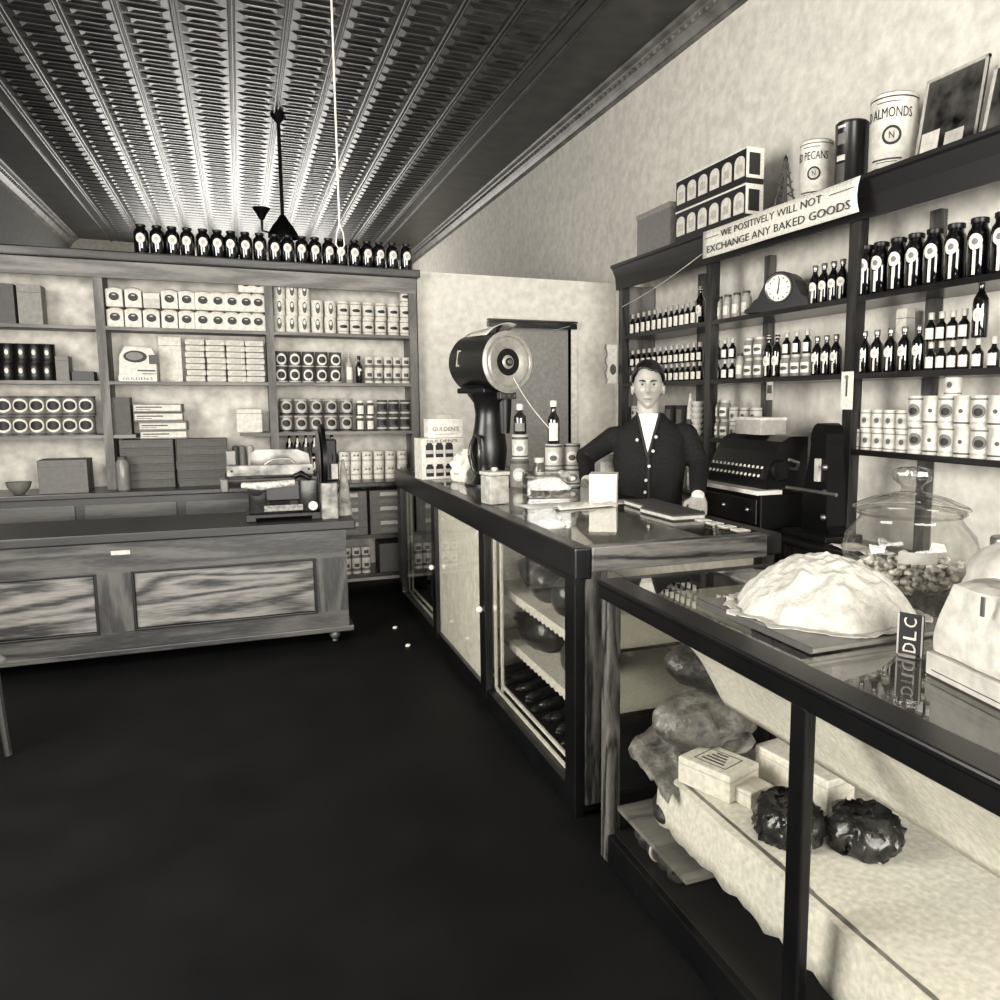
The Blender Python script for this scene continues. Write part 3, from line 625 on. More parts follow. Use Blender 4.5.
part('glass_shelf', box(NX0+.13, NX1-.03, NY0+.05, 2.20, .39, .40), GREYW, nc)
part('far_shelf', box(NX0+.04, NX1-.03, 1.9, NY1-.05, .185, .20), GREYW, nc)
part('floor_liner', box(NX0+.03, NX1-.03, NY0+.05, NY1-.05, .1, .105), mat(.1, .5), nc)
def sheet(name, label, pts_fn, nu, nv, m, cat, thick=.002, parent=None, kind=None):
    bm = nb(); g = [[bm.verts.new(Vector(pts_fn(i/nu, j/nv))) for j in range(nv+1)] for i in range(nu+1)]
    for i in range(nu):
        for j in range(nv): bm.faces.new((g[i][j], g[i+1][j], g[i+1][j+1], g[i][j+1]))
    o = obj(name, bm, m, parent, smooth=50); s_ = o.modifiers.new('s', 'SOLIDIFY'); s_.thickness = thick; s_.offset = 0
    if cat: tag(o, label, cat)
    return o
def nz(a, b, c=0, s=1): return noise.noise(Vector((a, b, c)))*s
# white liner rising to the back, and cloth over the shelf with ragged edge
sheet('white_liner_sheet', 'white paper sheet hanging behind the top rail inside the nearer show case', lambda s, t: (1.20+.20*t+nz(s*4, t*3)*.01, (.3+1.78*s+.03*t), .90-.28*t+.02*math.sin(t*PI)+nz(s*6, t*2, 3)*.006), 30, 12, WHITE, 'paper')
sheet('shelf_cloth', 'white cloth with ragged edge hanging over the shelf of the nearer show case', lambda s, t: ((1.215+.55*(t-.35)/.65 if t > .35 else 1.21-.012*(.35-t)/.35+nz(s*20, t*2)*.006), .3+1.90*s, (.403 if t > .35 else .403-(.35-t)*(.50+.10*nz(s*30, 1)))), 60, 12, WHITE, 'cloth')
def wbox(label, loc, sx, sy, sz, rz, words=None):
    t = thing('wrapped_box', label, 'box', loc, rz, 'white wrapped boxes in the nearer show case'); bm = nb(); bx(bm, -sx/2, sx/2, -sy/2, sy/2, 0, sz, .006)
    obj('carton', bm, WHITE, t); obj('fold', box(-sx/2-.001, sx/2+.001, -sy/2-.001, sy/2+.001, sz*.75, sz*.75+.002), PALE, t)
    if words:
        obj('printed_frame', bx(bx(bx(bx(nb(), -.045, .045, -.06, -.057, sz, sz+.0008), -.045, .045, .057, .06, sz, sz+.0008), -.045, -.042, -.06, .06, sz, sz+.0008), .042, .045, -.06, .06, sz, sz+.0008), DIM, t)
        for i in range(4): obj('printed_line', box(-.028+.018*i, -.020+.018*i, -.04+.008*i, .045-.006*i, sz, sz+.0008), DIM, t)
    return t
wbox('white box with printed frame on the shelf of the nearer show case', (1.32, 2.02, .405), .15, .20, .085, .35, ('FRESH', 'PURE', 'BACON'))
wbox('plain long white box behind the printed one', (1.55, 1.90, .405), .12, .3, .10, .15)
wbox('low white box nearest the leafy bundle', (1.36, 1.91, .405), .10, .10, .05, .25)
# wrapped bags at far end
def lump(name, label, loc, r, scale, m, cat, nzv=.05, sub=4, ns=6, group=None, rz=0):
    bm = nb(); ball(bm, (0, 0, 0), r, sub, scale)
    for v in bm.verts:
        p = v.co.copy(); d_ = p.normalized(); v.co = p+d_*nzv*(abs(noise.noise(p*ns+Vector(loc)*5))*1.6-.4+.4*noise.noise(p*ns*3)); 
    zl = -r*scale[2]*.72
    for v in bm.verts: v.co.z = max(v.co.z, zl)-zl
    o = obj(name, bm, m, smooth=60, loc=loc, rz=rz); tag(o, label, cat, group); return o
PAPG = mat(.42, .4, 0, .8, 22, .25, 'waxed_paper'); PAPD = mat(.22, .4, 0, .8, 22, .3, 'dark_wrap')
lump('wrapped_parcel', 'dim waxed paper parcel high in the far end of the nearer show case', (1.42, 2.22, .66), .15, (1.1, .8, .6), PAPD, 'parcel', .03)
lump('wrapped_parcel', 'pale waxed paper parcel below the high one, nearer show case', (1.38, 2.20, .47), .17, (1.1, .8, .6), PAPG, 'parcel', .035)
sheet('waxed_paper_sheet', 'grey waxed paper draped at the far end of the nearer show case', lambda s, t: (1.16+.30*s, 2.05+.28*t+.03*math.sin(s*5), .36+.16*s+.06*t+nz(s*5, t*5)*.03), 16, 12, PAPG, 'paper')
lump('dark_loaf', 'dark textured loaf low at the far end of the nearer show case', (1.38, 2.18, .201), .15, (1.3, .9, .5), mat(.13, .5, 0, .5, 40, .4), 'loaf', .015)
LEAF = mat(.10, .22, 0, .2, 18, .9, 'dark_leaves')
def leafy(label, loc, n_, R, seed):
    random.seed(seed); bm = nb()
    for i in range(n_):
        a = random.uniform(0, 2*PI); e = random.uniform(.15, 1.3); rr = R*random.uniform(.35, .8)
        d_ = Vector((math.cos(a)*math.cos(e), math.sin(a)*math.cos(e), math.sin(e)*.75)); c = d_*rr+Vector((0, 0, .02))
        q = bmesh.ops.create_grid(bm, x_segments=6, y_segments=6, size=R*.38); rot = Vector((0, 0, 1)).rotation_difference(d_).to_matrix()@Matrix.Rotation(random.uniform(0, 6.28), 3, 'Z')
        for v in q['verts']:
            r2 = (v.co.x**2+v.co.y**2)/(R*.38)**2; v.co.z = -.35*R*r2*.5+.03*noise.noise(v.co*45+Vector((i, 0, 0))); v.co = rot@v.co+c; v.co.z = max(v.co.z, .003)
    ball(bm, (0, 0, R*.35), R*.6, 2, (1, 1, .5), .03, 9)
    o = obj('leafy_greens', bm, LEAF, smooth=70, loc=loc); s_ = o.modifiers.new('s', 'SOLIDIFY'); s_.thickness = .002; tag(o, label, 'greens'); return o
leafy('dark crinkled leafy bundle left of the mullion, nearer show case', (1.35, 1.70, .405), 60, .15, 3)
leafy('dark crinkled leafy bundle right of the mullion, nearer show case', (1.50, 1.58, .405), 50, .14, 4)
for i in range(4):
    t = thing('paper_bundle', 'ruffled dark paper bundle, %s back from the pane on the case floor' % ORD[i], 'bundle', (1.19+.10*i, 2.14, .105), PI/2, 'ruffled bundles on the near case floor')
    bm = nb(); lathe(bm, [(.036+.006*math.sin(k*1.9+i), k*.02) for k in range(14)], 22, (-.13, 0, .044), Matrix.Rotation(PI/2, 3, 'Y')); obj('wrapper', bm, PAPD, t, smooth=60); obj('tie', lathe(nb(), [(.0415, 0), (.0415, .01)], 20, (0, 0, .044), Matrix.Rotation(PI/2, 3, 'Y')), CREAM, t)

# ------------------------------------------------------------ on the near case
tray = thing('display_tray', 'grey shallow board under the paper-covered mound', 'tray', (1.45, 1.80, NT+.001), 0)
obj('board', box(-.23, .27, -.32, .20, 0, .012, .004), mat(.45, .5), tray); obj('edge', box(-.232, -.226, -.32, .20, 0, .016, .001), DIM, tray)
def mound(s, t):
    a = s*2*PI; rr = t; rx, ry = .245, .275
    edge = 1+.10*nz(math.cos(a)*2, math.sin(a)*2, 5)+.12*rr*(abs(nz(math.cos(a)*5, math.sin(a)*5, 2)))+(.16*rr**4*max(0, 1-abs(a-2.7)/.16)+.13*rr**4*max(0, 1-abs(a-3.2)/.14))
    h = .165*(max(0, 1-(rr/.88)**2.0))**.75+.002
    x = math.cos(a)*rx*rr*edge; y = math.sin(a)*ry*rr*edge
    cre = .035*abs(nz(x*8, y*8, 1))+.020*abs(nz(x*17+y*9, y*15, 4))+.007*abs(nz(x*45, y*30, 8))
    return (x, y, max(.0015, h-cre*(.2 if rr > .9 else 1)+(.018*abs(nz(math.cos(a)*7, math.sin(a)*7)) if rr > .88 else 0)))
md = thing('covered_cheese', 'low round mound wrapped in wrinkled white paper on the grey board', 'wrapped mound', (1.49, 1.76, NT+.0135), .3)
sheet('paper_cover', None, mound, 150, 50, mat(.70, .75, 0, .5, 35, .06, 'wrinkled_paper'), None, .0015, md)
obj('tie_knot', ball(ball(nb(), (0, -.03, .150), .012, 2, (1.6, 1, .6)), (.02, -.03, .148), .008, 2), PALE, md)
jar = thing('lidded_glass_jar', 'big round lidded glass jar with notched knob on the nearer show case', 'jar', (1.955, 1.92, NT+.001))
jprof = [(.12, 0), (.135, .006), (.17, .04), (.2, .09), (.208, .13), (.195, .175), (.16, .215), (.15, .235), (.158, .245)]
obj('bowl', lathe(nb(), jprof, 48, capt=False), JARG, jar, smooth=70)
obj('bowl_rim', lathe(nb(), [(.150, .236), (.163, .238), (.168, .245), (.163, .252), (.150, .250)], 48, capb=False, capt=False), glass(.8, .03, 2.5), jar, smooth=60)
lp = [(.172, .254), (.178, .258), (.174, .264), (.15, .275), (.11, .292), (.06, .304), (.035, .31), (.03, .322)]
obj('lid', lathe(nb(), lp, 48, capb=False, capt=False), glass(.88, .02, 2.2), jar, smooth=70)
bm = lathe(nb(), [(.03, .320), (.034, .330), (.05, .345), (.058, .362), (.052, .380), (.03, .388), (.0, .39)], 32, capb=False, capt=False)
for v in bm.verts:
    a = math.atan2(v.co.y, v.co.x); q = 1+.10*math.cos(8*a) if v.co.z > .335 else 1; v.co.x *= q; v.co.y *= q
obj('lid_knob', bm, glass(.8, .03, 3), jar, smooth=50)
oj = obj('paper_label', patch(nb(), .11, .115, .15, .208), mat(.62, .7), jar, smooth=60); oj.rotation_euler[2] = math.radians(-38)
random.seed(11); NUT = mat(.70, .5, 0, .3, 40, .3, 'nut_candy')
bm = nb()
for i in range(260):
    a = random.uniform(0, 2*PI); r_ = math.sqrt(random.random())*.165; z = random.uniform(.012, .085); r_ = min(r_, .10+z*.9); z = max(z, .014)
    ball(bm, (math.cos(a)*r_, math.sin(a)*r_, z), .014, 1, (1.3, .8, .8), M=Matrix.Rotation(random.uniform(0, 6), 3, 'Z'))
o = obj('loose_candy', bm, NUT, smooth=60, loc=(1.955, 1.92, NT+.004)); tag(o, 'loose nut candies heaped in the big glass jar', 'candy', kind='stuff')
# paper bag on carton at right
bg = thing('pastry_carton', 'pale printed carton standing at the right edge of the nearer show case', 'box', (1.37, 1.28, NT+.001), -.16)
obj('carton', box(0, .26, -.62, 0, 0, .05, .003), mat(.68, .6), bg); obj('printed_line', bx(nb(), -.001, 0, -.60, -.02, .012, .014), DIM, bg)
bb = thing('paper_bag', 'creased pale paper bag lying on the printed carton', 'bag', (1.375, 1.27, NT+.052), -.16)
bm = nb(); bx(bm, 0, .20, -.52, 0, 0, .165, .01); bmesh.ops.subdivide_edges(bm, edges=bm.edges[:], cuts=7, use_grid_fill=True)
for v in bm.verts:
    h_ = v.co.z/.165
    v.co.x += .014*nz(v.co.y*7, v.co.z*10, 2)+(.02 if v.co.x < .1 else -.07)*h_**2; v.co.z = max(0, v.co.z+.022*nz(v.co.x*12, v.co.y*7, 7)*(h_ > .5)); v.co.y += .010*nz(v.co.x*9, v.co.z*12, 5)-.02*h_*(v.co.y > -.1)
obj('bag', bm, mat(.74, .65, 0, .3, 25, .08), bb, smooth=60)
obj('pinned_tag', box(-.012, -.008, -.16, -.15, .12, .16, .001), DIM, bb)
lump('wrapped_loaf', 'pale rounded wrapped loaf behind the paper bag', (1.86, 1.42, NT+.002), .15, (.9, 1.1, .95), mat(.70, .6, 0, .25, 18, .1), 'loaf', .02)
sj = thing('screw_top_jar', 'small glass jar with metal screw lid at the right edge', 'jar', (2.03, 1.62, NT+.001)); obj('glass_body', lathe(nb(), [(.05, 0), (.055, .01), (.055, .15), (.045, .17), (.045, .18)], 24), glass(.75, .02, 2), sj, smooth=50)
obj('screw_lid', lathe(nb(), [(.048, .178), (.05, .182), (.05, .2), (.046, .206)], 24), STEEL, sj, smooth=40)
sg = thing('price_sign', 'small dark sign with white letters leaning by the covered mound', 'sign', (1.43, 1.385, NT+.001), -1.15)
obj('card', box(-.03, .03, -.004, .004, 0, .10, .001), INK, sg); obj('border', box(-.03, -.026, -.005, -.004, 0, .10), PALE, sg); obj('border', box(.026, .03, -.005, -.004, 0, .10), PALE, sg)
for i, c in enumerate('DLC'): text('lettering', c, WHITE, sg, (0, -.005, .02+.03*i), (0, 0, 1), (-1, 0, 0), .022, .03)
obj('foot', box(-.02, .02, -.02, .02, 0, .006), STEEL, sg)

# ------------------------------------------------------------ on the main case
def thcan(label, loc, kind_, rz=0): pass
# coffee mill
c0 = at(509, 362, 'Y', 4.72); MX, MZ = c0.x, c0.z
ml = thing('coffee_mill', 'black electric coffee mill with round drum on the show case', 'coffee mill', (MX-.10, 4.935, CT), math.radians(17))
def mz(z): return z-CT
dz = MZ-CT; AX = Matrix.Rotation(-PI/2, 3, 'X')
GL = mat(.055, .33, .1, name='mill_enamel')
obj('drum', lathe(nb(), [(.05, .46), (.12, .45), (.165, .425), (.182, .39), (.184, .02), (.188, .015), (.188, .0)][::-1], 48, (.03, -.23, dz), AX), GL, ml, smooth=40)
obj('drum_face', lathe(nb(), [(.0, -.002), (.03, -.002), (.045, .006), (.055, .012), (.075, .008), (.10, -.006), (.14, -.010), (.15, -.004), (.155, -.012), (.170, -.014), (.178, -.008), (.188, -.004), (.188, .004)], 48, (.03, -.234, dz), AX, capb=False, capt=False), mat(.62, .35, .35, name='polished_face'), ml, smooth=35)
obj('face_boss', lathe(nb(), [(.024, -.012), (.024, .002)], 24, (.03, -.236, dz), AX), BLACKM, ml); obj('face_button', lathe(nb(), [(.014, -.018), (.017, -.01)], 20, (.03, -.237, dz), AX), STEEL, ml)
prof = [(.14, 0, 1.2), (.14, .012, 1.2), (.105, .03, 1.2), (.085, .06, 1.1), (.095, .14, 1.1), (.105, .22, 1.05), (.10, .30, 1), (.085, .38, 1), (.078, .45, 1), (.085, .52, 1.1), (.11, .58, 1.5), (.13, .63, 1.6)]
bm = nb(); rings = []
for r_, z, e in prof:
    rings.append([bm.verts.new((math.cos(2*PI*k/28)*r_*1.12+.035, math.sin(2*PI*k/28)*r_*e, z)) for k in range(28)])
for a, b in zip(rings, rings[1:]):
    for k in range(28): bm.faces.new((a[k], a[(k+1) % 28], b[(k+1) % 28], b[k]))
bm.faces.new(rings[0][::-1]); bm.faces.new(rings[-1]); obj('pedestal', bm, GL, ml, smooth=50)
obj('oval_ring', tube(nb(), [(-.115+.02*abs(math.sin(a*PI/12)), -.06+.055*math.cos(a*PI/12), .20+.12*math.sin(a*PI/12)) for a in range(24)]+[(-.115, -.005, .20)], .014, 8), mat(.25, .2, .5), ml, smooth=60)
obj('cradle', box(-.10, .15, -.15, .16, dz-.19, dz-.155, .01), GL, ml)
obj('face_bracket', box(-.03, .09, -.23, -.19, dz-.225, dz-.182, .005), mat(.3, .3, .5), ml)
for x in (-.01, .03, .07): obj('bolt', lathe(nb(), [(.006, 0), (.006, .01)], 8, (x, -.23, dz-.205), Matrix.Rotation(PI/2, 3, 'X')), STEEL, ml)
obj('spout', lathe(nb(), [(.035, dz-.44), (.045, dz-.3), (.05, dz-.19)], 16, (.10, -.08, 0)), BLACKM, ml, smooth=50)
bm = nb(); g = []
for i in range(9):
    a = math.radians(120-i*9); g.append([bm.verts.new((.03+math.cos(a)*(.192+.02*j*.1*i), -.14+.25*j/4, dz+math.sin(a)*.192+.012*i*(1-j/6))) for j in range(5)])
for i in range(8):
    for j in range(4): bm.faces.new((g[i][j], g[i+1][j], g[i+1][j+1], g[i][j+1]))
o = obj('hopper_lid', bm, mat(.7, .4), ml, smooth=60); s_ = o.modifiers.new('s', 'SOLIDIFY'); s_.thickness = .004
obj('lid_strut', tube(nb(), [(.03, -.1, dz+.165), (.05, -.1, dz+.21), (.09, -.08, dz+.24)], .01, 8), GL, ml, smooth=50)
bm = nb()
for sx in (0, 1):
    for zz in range(2): pass
mk = obj('emblem', bx(bx(bx(nb(), -.190, -.180, 0, .012, -.05, .05, .002), -.190, -.180, -.02, .0, .04, .05, .002), -.190, -.180, -.02, .0, -.05, -.04, .002), mat(.6, .3), ml)
mk.location = (.037, .06, dz+.0); mk.rotation_euler = (0, 0, 0)
mk.rotation_euler[1] = math.radians(8)
# counter goods
def onct(u, v): p = at(u, v, 'Z', CT); return p.x, p.y
Z0 = CT+.001
# mustard cartons at the far end
p = onct(434, 484)
g1 = thing('mustard_carton', 'white mustard carton with three pictured jars at the end of the show case', 'box', (1.27, 5.42, Z0), .12)
obj('carton', box(-.155, .155, 0, .16, 0, .28, .003), mat(.80, .6), g1)
for i in range(3):
    for zz, hh in ((.15, .085), (.02, .07)):
        obj('printed_jar', bx(bx(nb(), -.10+.07*i-.027, -.10+.07*i+.027, -.0015, 0, zz, zz+hh), -.10+.07*i-.02, -.10+.07*i+.02, -.0015, 0, zz+hh, zz+hh+.014), INK, g1)
        obj('printed_jar_label', box(-.10+.07*i-.025, -.10+.07*i+.025, -.0025, -.0016, zz+.025, zz+.05), PALE, g1)
text('lettering', "GULDEN'S", INK, g1, (-.01, -.001, .262), (1, 0, 0), (0, 0, 1), .22, .02)
obj('side_print', oval(nb(), .03, .045, .17, 0), DIM, g1).matrix_local = Matrix.Translation((.1565, .08, 0))@Matrix.Rotation(PI/2, 4, 'Z')
g2 = thing('mustard_carton', 'smaller lettered mustard carton stacked behind on the first', 'box', (1.30, 5.47, Z0+.281), .1)
obj('carton', box(-.125, .125, 0, .10, 0, .13, .003), mat(.82, .6), g2); text('lettering', "GULDEN'S", MID, g2, (0, -.001, .06), (1, 0, 0), (0, 0, 1), .19, .03)
bars(g2, [(-.08, .08, .02, .008)], PALE, 0)
obj('torn_flap', bx(nb(), -.06, .06, 0.02, .03, .13, .16, .004), PALE, g2)
lump('paper_bag', 'crumpled white paper bag between mustard carton and coffee mill', (1.36, 5.18, Z0), .11, (.8, .8, 1.15), mat(.85, .8, 0, .3, 22), 'bag', .05, 4, 10)
# glass square jar
def sqjar(name, label, x, y, w_, h, m, cat='jar'):
    t = thing(name, label, cat, (x, y, Z0), .2); 
    obj('glass_body', box(-w_, w_, -w_, w_, 0, h, .01), m, t, smooth=40)
    obj('contents', box(-w_*.85, w_*.85, -w_*.85, w_*.85, .006, h*.8, .006), mat(.7, .7, 0, .4, 60, .15), t)
    obj('lid', lathe(bx(nb(), -w_*1.08, w_*1.08, -w_*1.08, w_*1.08, h+.001, h+.02, .006), [(.012, h+.02), (.02, h+.03), (.012, h+.04)], 14), mat(.7, .3), t, smooth=40); return t
sqjar('candy_jar', 'square lidded glass candy jar at the front edge before the coffee mill', 1.21, 4.02, .056, .15, mat(.62, .15, 0, .2, 20, .12, 'filled_jar'))
def gcan(name, label, x, y, z, r, h, bodym, cat, labm, ins, bands=(), words=None):
    t = thing(name, label, cat, (x, y, z), math.radians(-22))
    obj('tin_body', lathe(nb(), [(r, 0), (r, .004), (r*.975, .006), (r*.975, h-.006), (r, h-.004), (r, h)], 28), bodym, t, smooth=40)
    obj('label', oval(nb(), r*.7, h*.24, h*.45, r*.976), labm, t, smooth=60); obj('label_print', oval(nb(), r*.42, h*.12, h*.42, r*.976, .0014), ins, t)
    for z0, z1 in bands: obj('band', lathe(nb(), [(r*.982, z0), (r*.982, z1)], 28, capb=False, capt=False), DIM, t, smooth=60)
    obj('lid', lathe(nb(), [(r*.93, h-.003), (r*.93, h-.0015)], 24), STEEL, t); return t
def gx(u, v, Y): q = at(u, v, 'Y', Y); return q.x, q.z
Yc = 4.76; x, z = gx(519.5, 470, Yc)
gcan('mustard_tin', 'grey lettered tin right of the coffee mill foot, under a smaller jar', x, Yc, Z0, .060, .175, MID, 'tin', PALE, WHITE, ((.145, .165),))
gcan('small_tin', 'pale tin stacked on the grey tin, carrying a dark bottle', gx(520, 445, Yc)[0], Yc, Z0+.176, .052, .15, PALE, 'tin', CREAM, MID, ((.12, .135), (.01, .02)))
def gbottle(label, x, y, z, r, h, m, capm, labz, labm=WHITE):
    t = thing('glass_bottle', label, 'bottle', (x, y, z), math.radians(-22)); obj('glass_body', lathe(nb(), bprof(r, h, .42, .56), 24), m, t, smooth=50)
    obj('label', patch(nb(), r*1.6, labz[0], labz[1], r), labm, t, smooth=60); obj('cap', lathe(nb(), [(r*.5, h-.03), (r*.55, h-.025), (r*.55, h+.006), (r*.4, h+.01)], 18), capm, t, smooth=40); return t
gbottle('dark flask on top of the stacked tins by the coffee mill', gx(520, 415, Yc)[0], Yc, Z0+.327, .041, .18, mat(.12, .08, .2, coat=1), mat(.75, .4), (.02, .07), MID)
Yj = 4.75; x = gx(539, 465, Yj)[0]
t = thing('relish_jar', 'small clear relish jar with pale lid between the stacked tins', 'jar', (x, Yj, Z0)); obj('glass_body', lathe(nb(), [(.038, 0), (.042, .006), (.042, .11), (.03, .135), (.028, .15)], 22), mat(.35, .1), t, smooth=50); obj('label', patch(nb(), .055, .02, .09, .042), CREAM, t); obj('lid', lathe(nb(), [(.032, .148), (.032, .178)], 20), mat(.75, .5), t, smooth=40)
Yd = 4.7
for (u, k_) in ((553.5, 0), (572, 1)):
    x = gx(u, 460, Yd)[0]
    gcan('preserve_tin', 'patterned tin, lower of the %s pile right of the relish jar' % ('left', 'right')[k_], x, Yd, Z0, .055, .115, PALE, 'tin', MID, WHITE, ((.095, .108), (.008, .02)))
    gcan('preserve_tin', 'patterned tin, upper of the %s pile right of the relish jar' % ('left', 'right')[k_], x, Yd, Z0+.116, .054, .15, (PALE, mat(.6, .5))[k_], 'tin', CREAM, DIM, ((.13, .142), (.01, .018)))
gbottle('tall dark bottle with white cap on the left pile of tins', gx(553.5, 420, Yd)[0], Yd, Z0+.267, .039, .26, DKGLASS, mat(.85, .4), (.02, .13), CREAM)
# dish and parcels
t = thing('glass_candy_dish', 'rectangular patterned glass dish of candies before the stacked tins', 'dish', (1.52, 4.08, Z0), -.15)
bm = nb(); 
for a in ((-.12, -.112, -.08, .08), (.112, .12, -.08, .08), (-.112, .112, -.08, -.072), (-.112, .112, .072, .08)): bx(bm, *a, .0, .15)
bx(bm, -.112, .112, -.072, .072, 0, .008); obj('dish', bm, glass(.9, .03, 2), t)
bm = nb(); random.seed(5)
for i in range(170): ball(bm, (random.uniform(-.095, .095), random.uniform(-.055, .055), random.uniform(.022, .13)), .014, 1, (1.2, 1, .8))
obj('candies', bm, mat(.48, .6, 0, .2, 30, .2), t, smooth=60)
x, y = 1.85, 4.02
t = thing('white_cube_box', 'plain white cube-shaped box before the elbow of the shopkeeper', 'box', (1.77, 3.87, Z0), -.5); obj('carton', box(-.072, .072, -.072, .072, 0, .15, .002), WHITE, t); obj('lid', box(-.0735, .0735, -.0735, .0735, .115, .152, .002), mat(.84, .7), t)
t = thing('white_cube_box', 'tall pale box standing behind the white cube, by the elbow', 'box', tuple(onct(607, 487))+(Z0,), -.4); obj('carton', box(-.04, .04, -.04, .04, 0, .2, .002), WHITE, t); obj('lid', box(-.0412, .0412, -.0412, .0412, .16, .202, .001), PALE, t)
sheet('white_wrapping_paper', 'white wrapping paper spread under the candy dish', lambda s, t: (1.30+.62*s, 3.74+.16*t+.14*s*0, Z0-.0005+.0015), 10, 6, mat(.8, .5, 0, .2, 20), 'paper', .001)
sheet('crumpled_paper', 'crumpled white paper along the glass beside the white cube', lambda s, t: (1.42+.34*s, 3.62+.10*t+.05*s, Z0+.003+.022*abs(math.sin(t*PI))*(.4+abs(nz(s*9, t*4)))), 30, 10, WHITE, 'paper', .001)
t = thing('wrapping_board', 'dark flat board with stepped edge lying before the shopkeeper', 'board', (1.86, 3.40, Z0), 0)
prism_pts = [(-.10, -.30), (.06, -.30), (.09, -.26), (.11, .28), (-.05, .30), (-.06, .05), (-.11, .0)]
obj('board', prism(nb(), prism_pts, 'Z', 0, .028), mat(.22, .5), t); obj('edge_band', prism(nb(), [(a*1.01, b*1.005) for a, b in prism_pts], 'Z', .006, .02), PALE, t)
for i in range(5):
    t = thing('small_card', 'small white card, %s from the near end of the show case back rail' % ORD[i], 'card', (1.90-.0, 2.78+.10*i, Z0), 0, 'cards along the show case'); obj('card', box(-.03, .03, -.03, .03, 0, .003), WHITE, t)
# string from the ceiling side to the counter
q1 = at(570, 326, 'Y', 6.9); q2 = at(492, 333, 'Y', 4.9); q3 = at(549, 428, 'Y', 4.45)
sag = [q2.lerp(q3, k/12)+Vector((0, 0, -.06*math.sin(PI*k/12))) for k in range(13)]
o = obj('twine', tube(nb(), [q1]+[q1.lerp(q2, k/6)+Vector((0, 0, -.03*math.sin(PI*k/6))) for k in range(1, 6)]+sag, .0025, 6), mat(.8, .6)); tag(o, 'pale twine looping from the doorway past the coffee mill', 'string')

# ------------------------------------------------------------ right shelving
RX = 3.0
rs = thing('wall_shelving', 'dark wood wall shelving of bottles along the right wall', 'shelves', (RX, 0, 0))
def py_(u, v, x=RX): return at(u, v, 'X', x).y
RP = [6.22, 4.83, 3.42, 2.0, .7]
for y in RP: part('upright', box(-.006, .06, y-.035, y+.035, 0, 2.55), DARKWZ, rs)
for yy in (4.55, 3.15, 2.45, 5.4): part('rear_upright', box(.27, .315, yy-.035, yy+.035, 0, 2.55), wood(.2, .34, 'Z', .5, 6), rs)
part('end_panel', box(0.06, .315, 6.2, 6.25, 0, 2.55), GREYWZ, rs)
bm = prism(nb(), [(-.075, 2.72), (-.075, 2.70), (-.06, 2.69), (-.03, 2.62), (-.02, 2.52), (.0, 2.52), (.0, 2.69), (.315, 2.69), (.315, 2.72)], 'Y', .6, 6.28)
part('cornice', bm, mat(.07, .5, name='dark_cornice'), rs)
for z in (2.14, 1.74): part('shelf_board', box(0, .315, .7, 6.2, z-.03, z), DARKW, rs)
part('shelf_board', box(0, .315, 4.83, 6.2, 1.31, 1.34), DARKW, rs); part('shelf_board', box(0, .315, 4.15, 4.83, 1.31, 1.34), DARKW, rs); part('shelf_board', box(0, .315, .7, 3.42, 1.31, 1.34), DARKW, rs)
part('base_shelf', box(-.0, .315, 4.6, 6.2, .90, .93), DARKW, rs)
DKG = DKGLASS
pint = mk_bottle('small_bottle', 'bottle', bprof(.026, .17, .42, .52), DKG, ('rect', .046, .015, .088, WHITE), (.0145, .135, .172, mat(.6, .4)))
mini = mk_bottle('small_bottle', 'bottle', bprof(.026, .135, .42, .5), DKG, ('rect', .044, .012, .064, WHITE), (.0145, .105, .138, mat(.65, .4)))
clearj = mk_bottle('clear_jar', 'jar', [(.03, 0), (.034, .005), (.034, .12), (.024, .14), (.022, .15)], mat(.62, .12), ('rect', .04, .03, .09, WHITE), (.025, .148, .165, DIM))
med = mk_bottle('brown_bottle', 'bottle', bprof(.033, .22, .4, .6), DKG, [('oval', .024, .10, .025, WHITE, PALE), ('rect', .01, .01, .07, CREAM)], (.0165, .195, .222, STEEL))  # narrow cream strip: window glare painted on the glass
big = mk_bottle('large_bottle', 'bottle', [(.044, 0), (.05, .008), (.05, .185), (.046, .205), (.036, .22), (.034, .235), (.034, .245)], DKG, [('oval', .032, .155, .035, WHITE, MID), ('rect', .014, .012, .115, CREAM)], (.039, .238, .262, BLACKM))  # cream strip below the oval is painted glare from the window
tall = mk_bottle('tall_bottle', 'bottle', bprof(.034, .26, .38, .6), DKG, [('oval', .026, .10, .03, WHITE, PALE), ('rect', .012, .01, .07, CREAM)], (.0155, .24, .262, CREAM))  # cream strip again paints a window reflection, not a paper label
rcan = mk_can('labelled_tin', .040, .105, CREAM, ('oval', .022, .05, .022, PALE, ('oval', .012, .05, .014, DIM)), bands=[(.008, .014, MID), (.085, .09, MID)])
lcan = mk_can('large_labelled_tin', .050, .14, CREAM, ('oval', .032, .07, .032, MID, ('oval', .02, .066, .018, INK)), bands=[(.012, .024, PALE), (.12, .128, MID)])
lcan2 = mk_can('large_plain_tin', .050, .14, mat(.74, .5), ('rect', .05, .05, .1, CREAM, ('oval', .01, .07, .01, DIM)), bands=[(.012, .02, DIM)])
jarr = mk_bottle('preserve_jar', 'jar', [(.036, 0), (.04, .005), (.04, .095), (.032, .11), (.032, .118)], mat(.5, .15), ('rect', .06, .02, .08, WHITE, DIM), (.035, .112, .13, mat(.7, .4)))
def rrow(kind, us, v, z, desc, place, group, x=3.07, jit=.1, face=-PI/2+.35):
    for i, u in enumerate(us):
        y = py_(u, v, x); kind.put((x, y, z), face+random.uniform(-jit, jit), '%s, %s from left, %s' % (desc, ORD[i], place), group)
A_ = [633, 638.5, 644, 649.5, 655, 660.5, 666, 671.5, 677, 682.5, 688, 694]
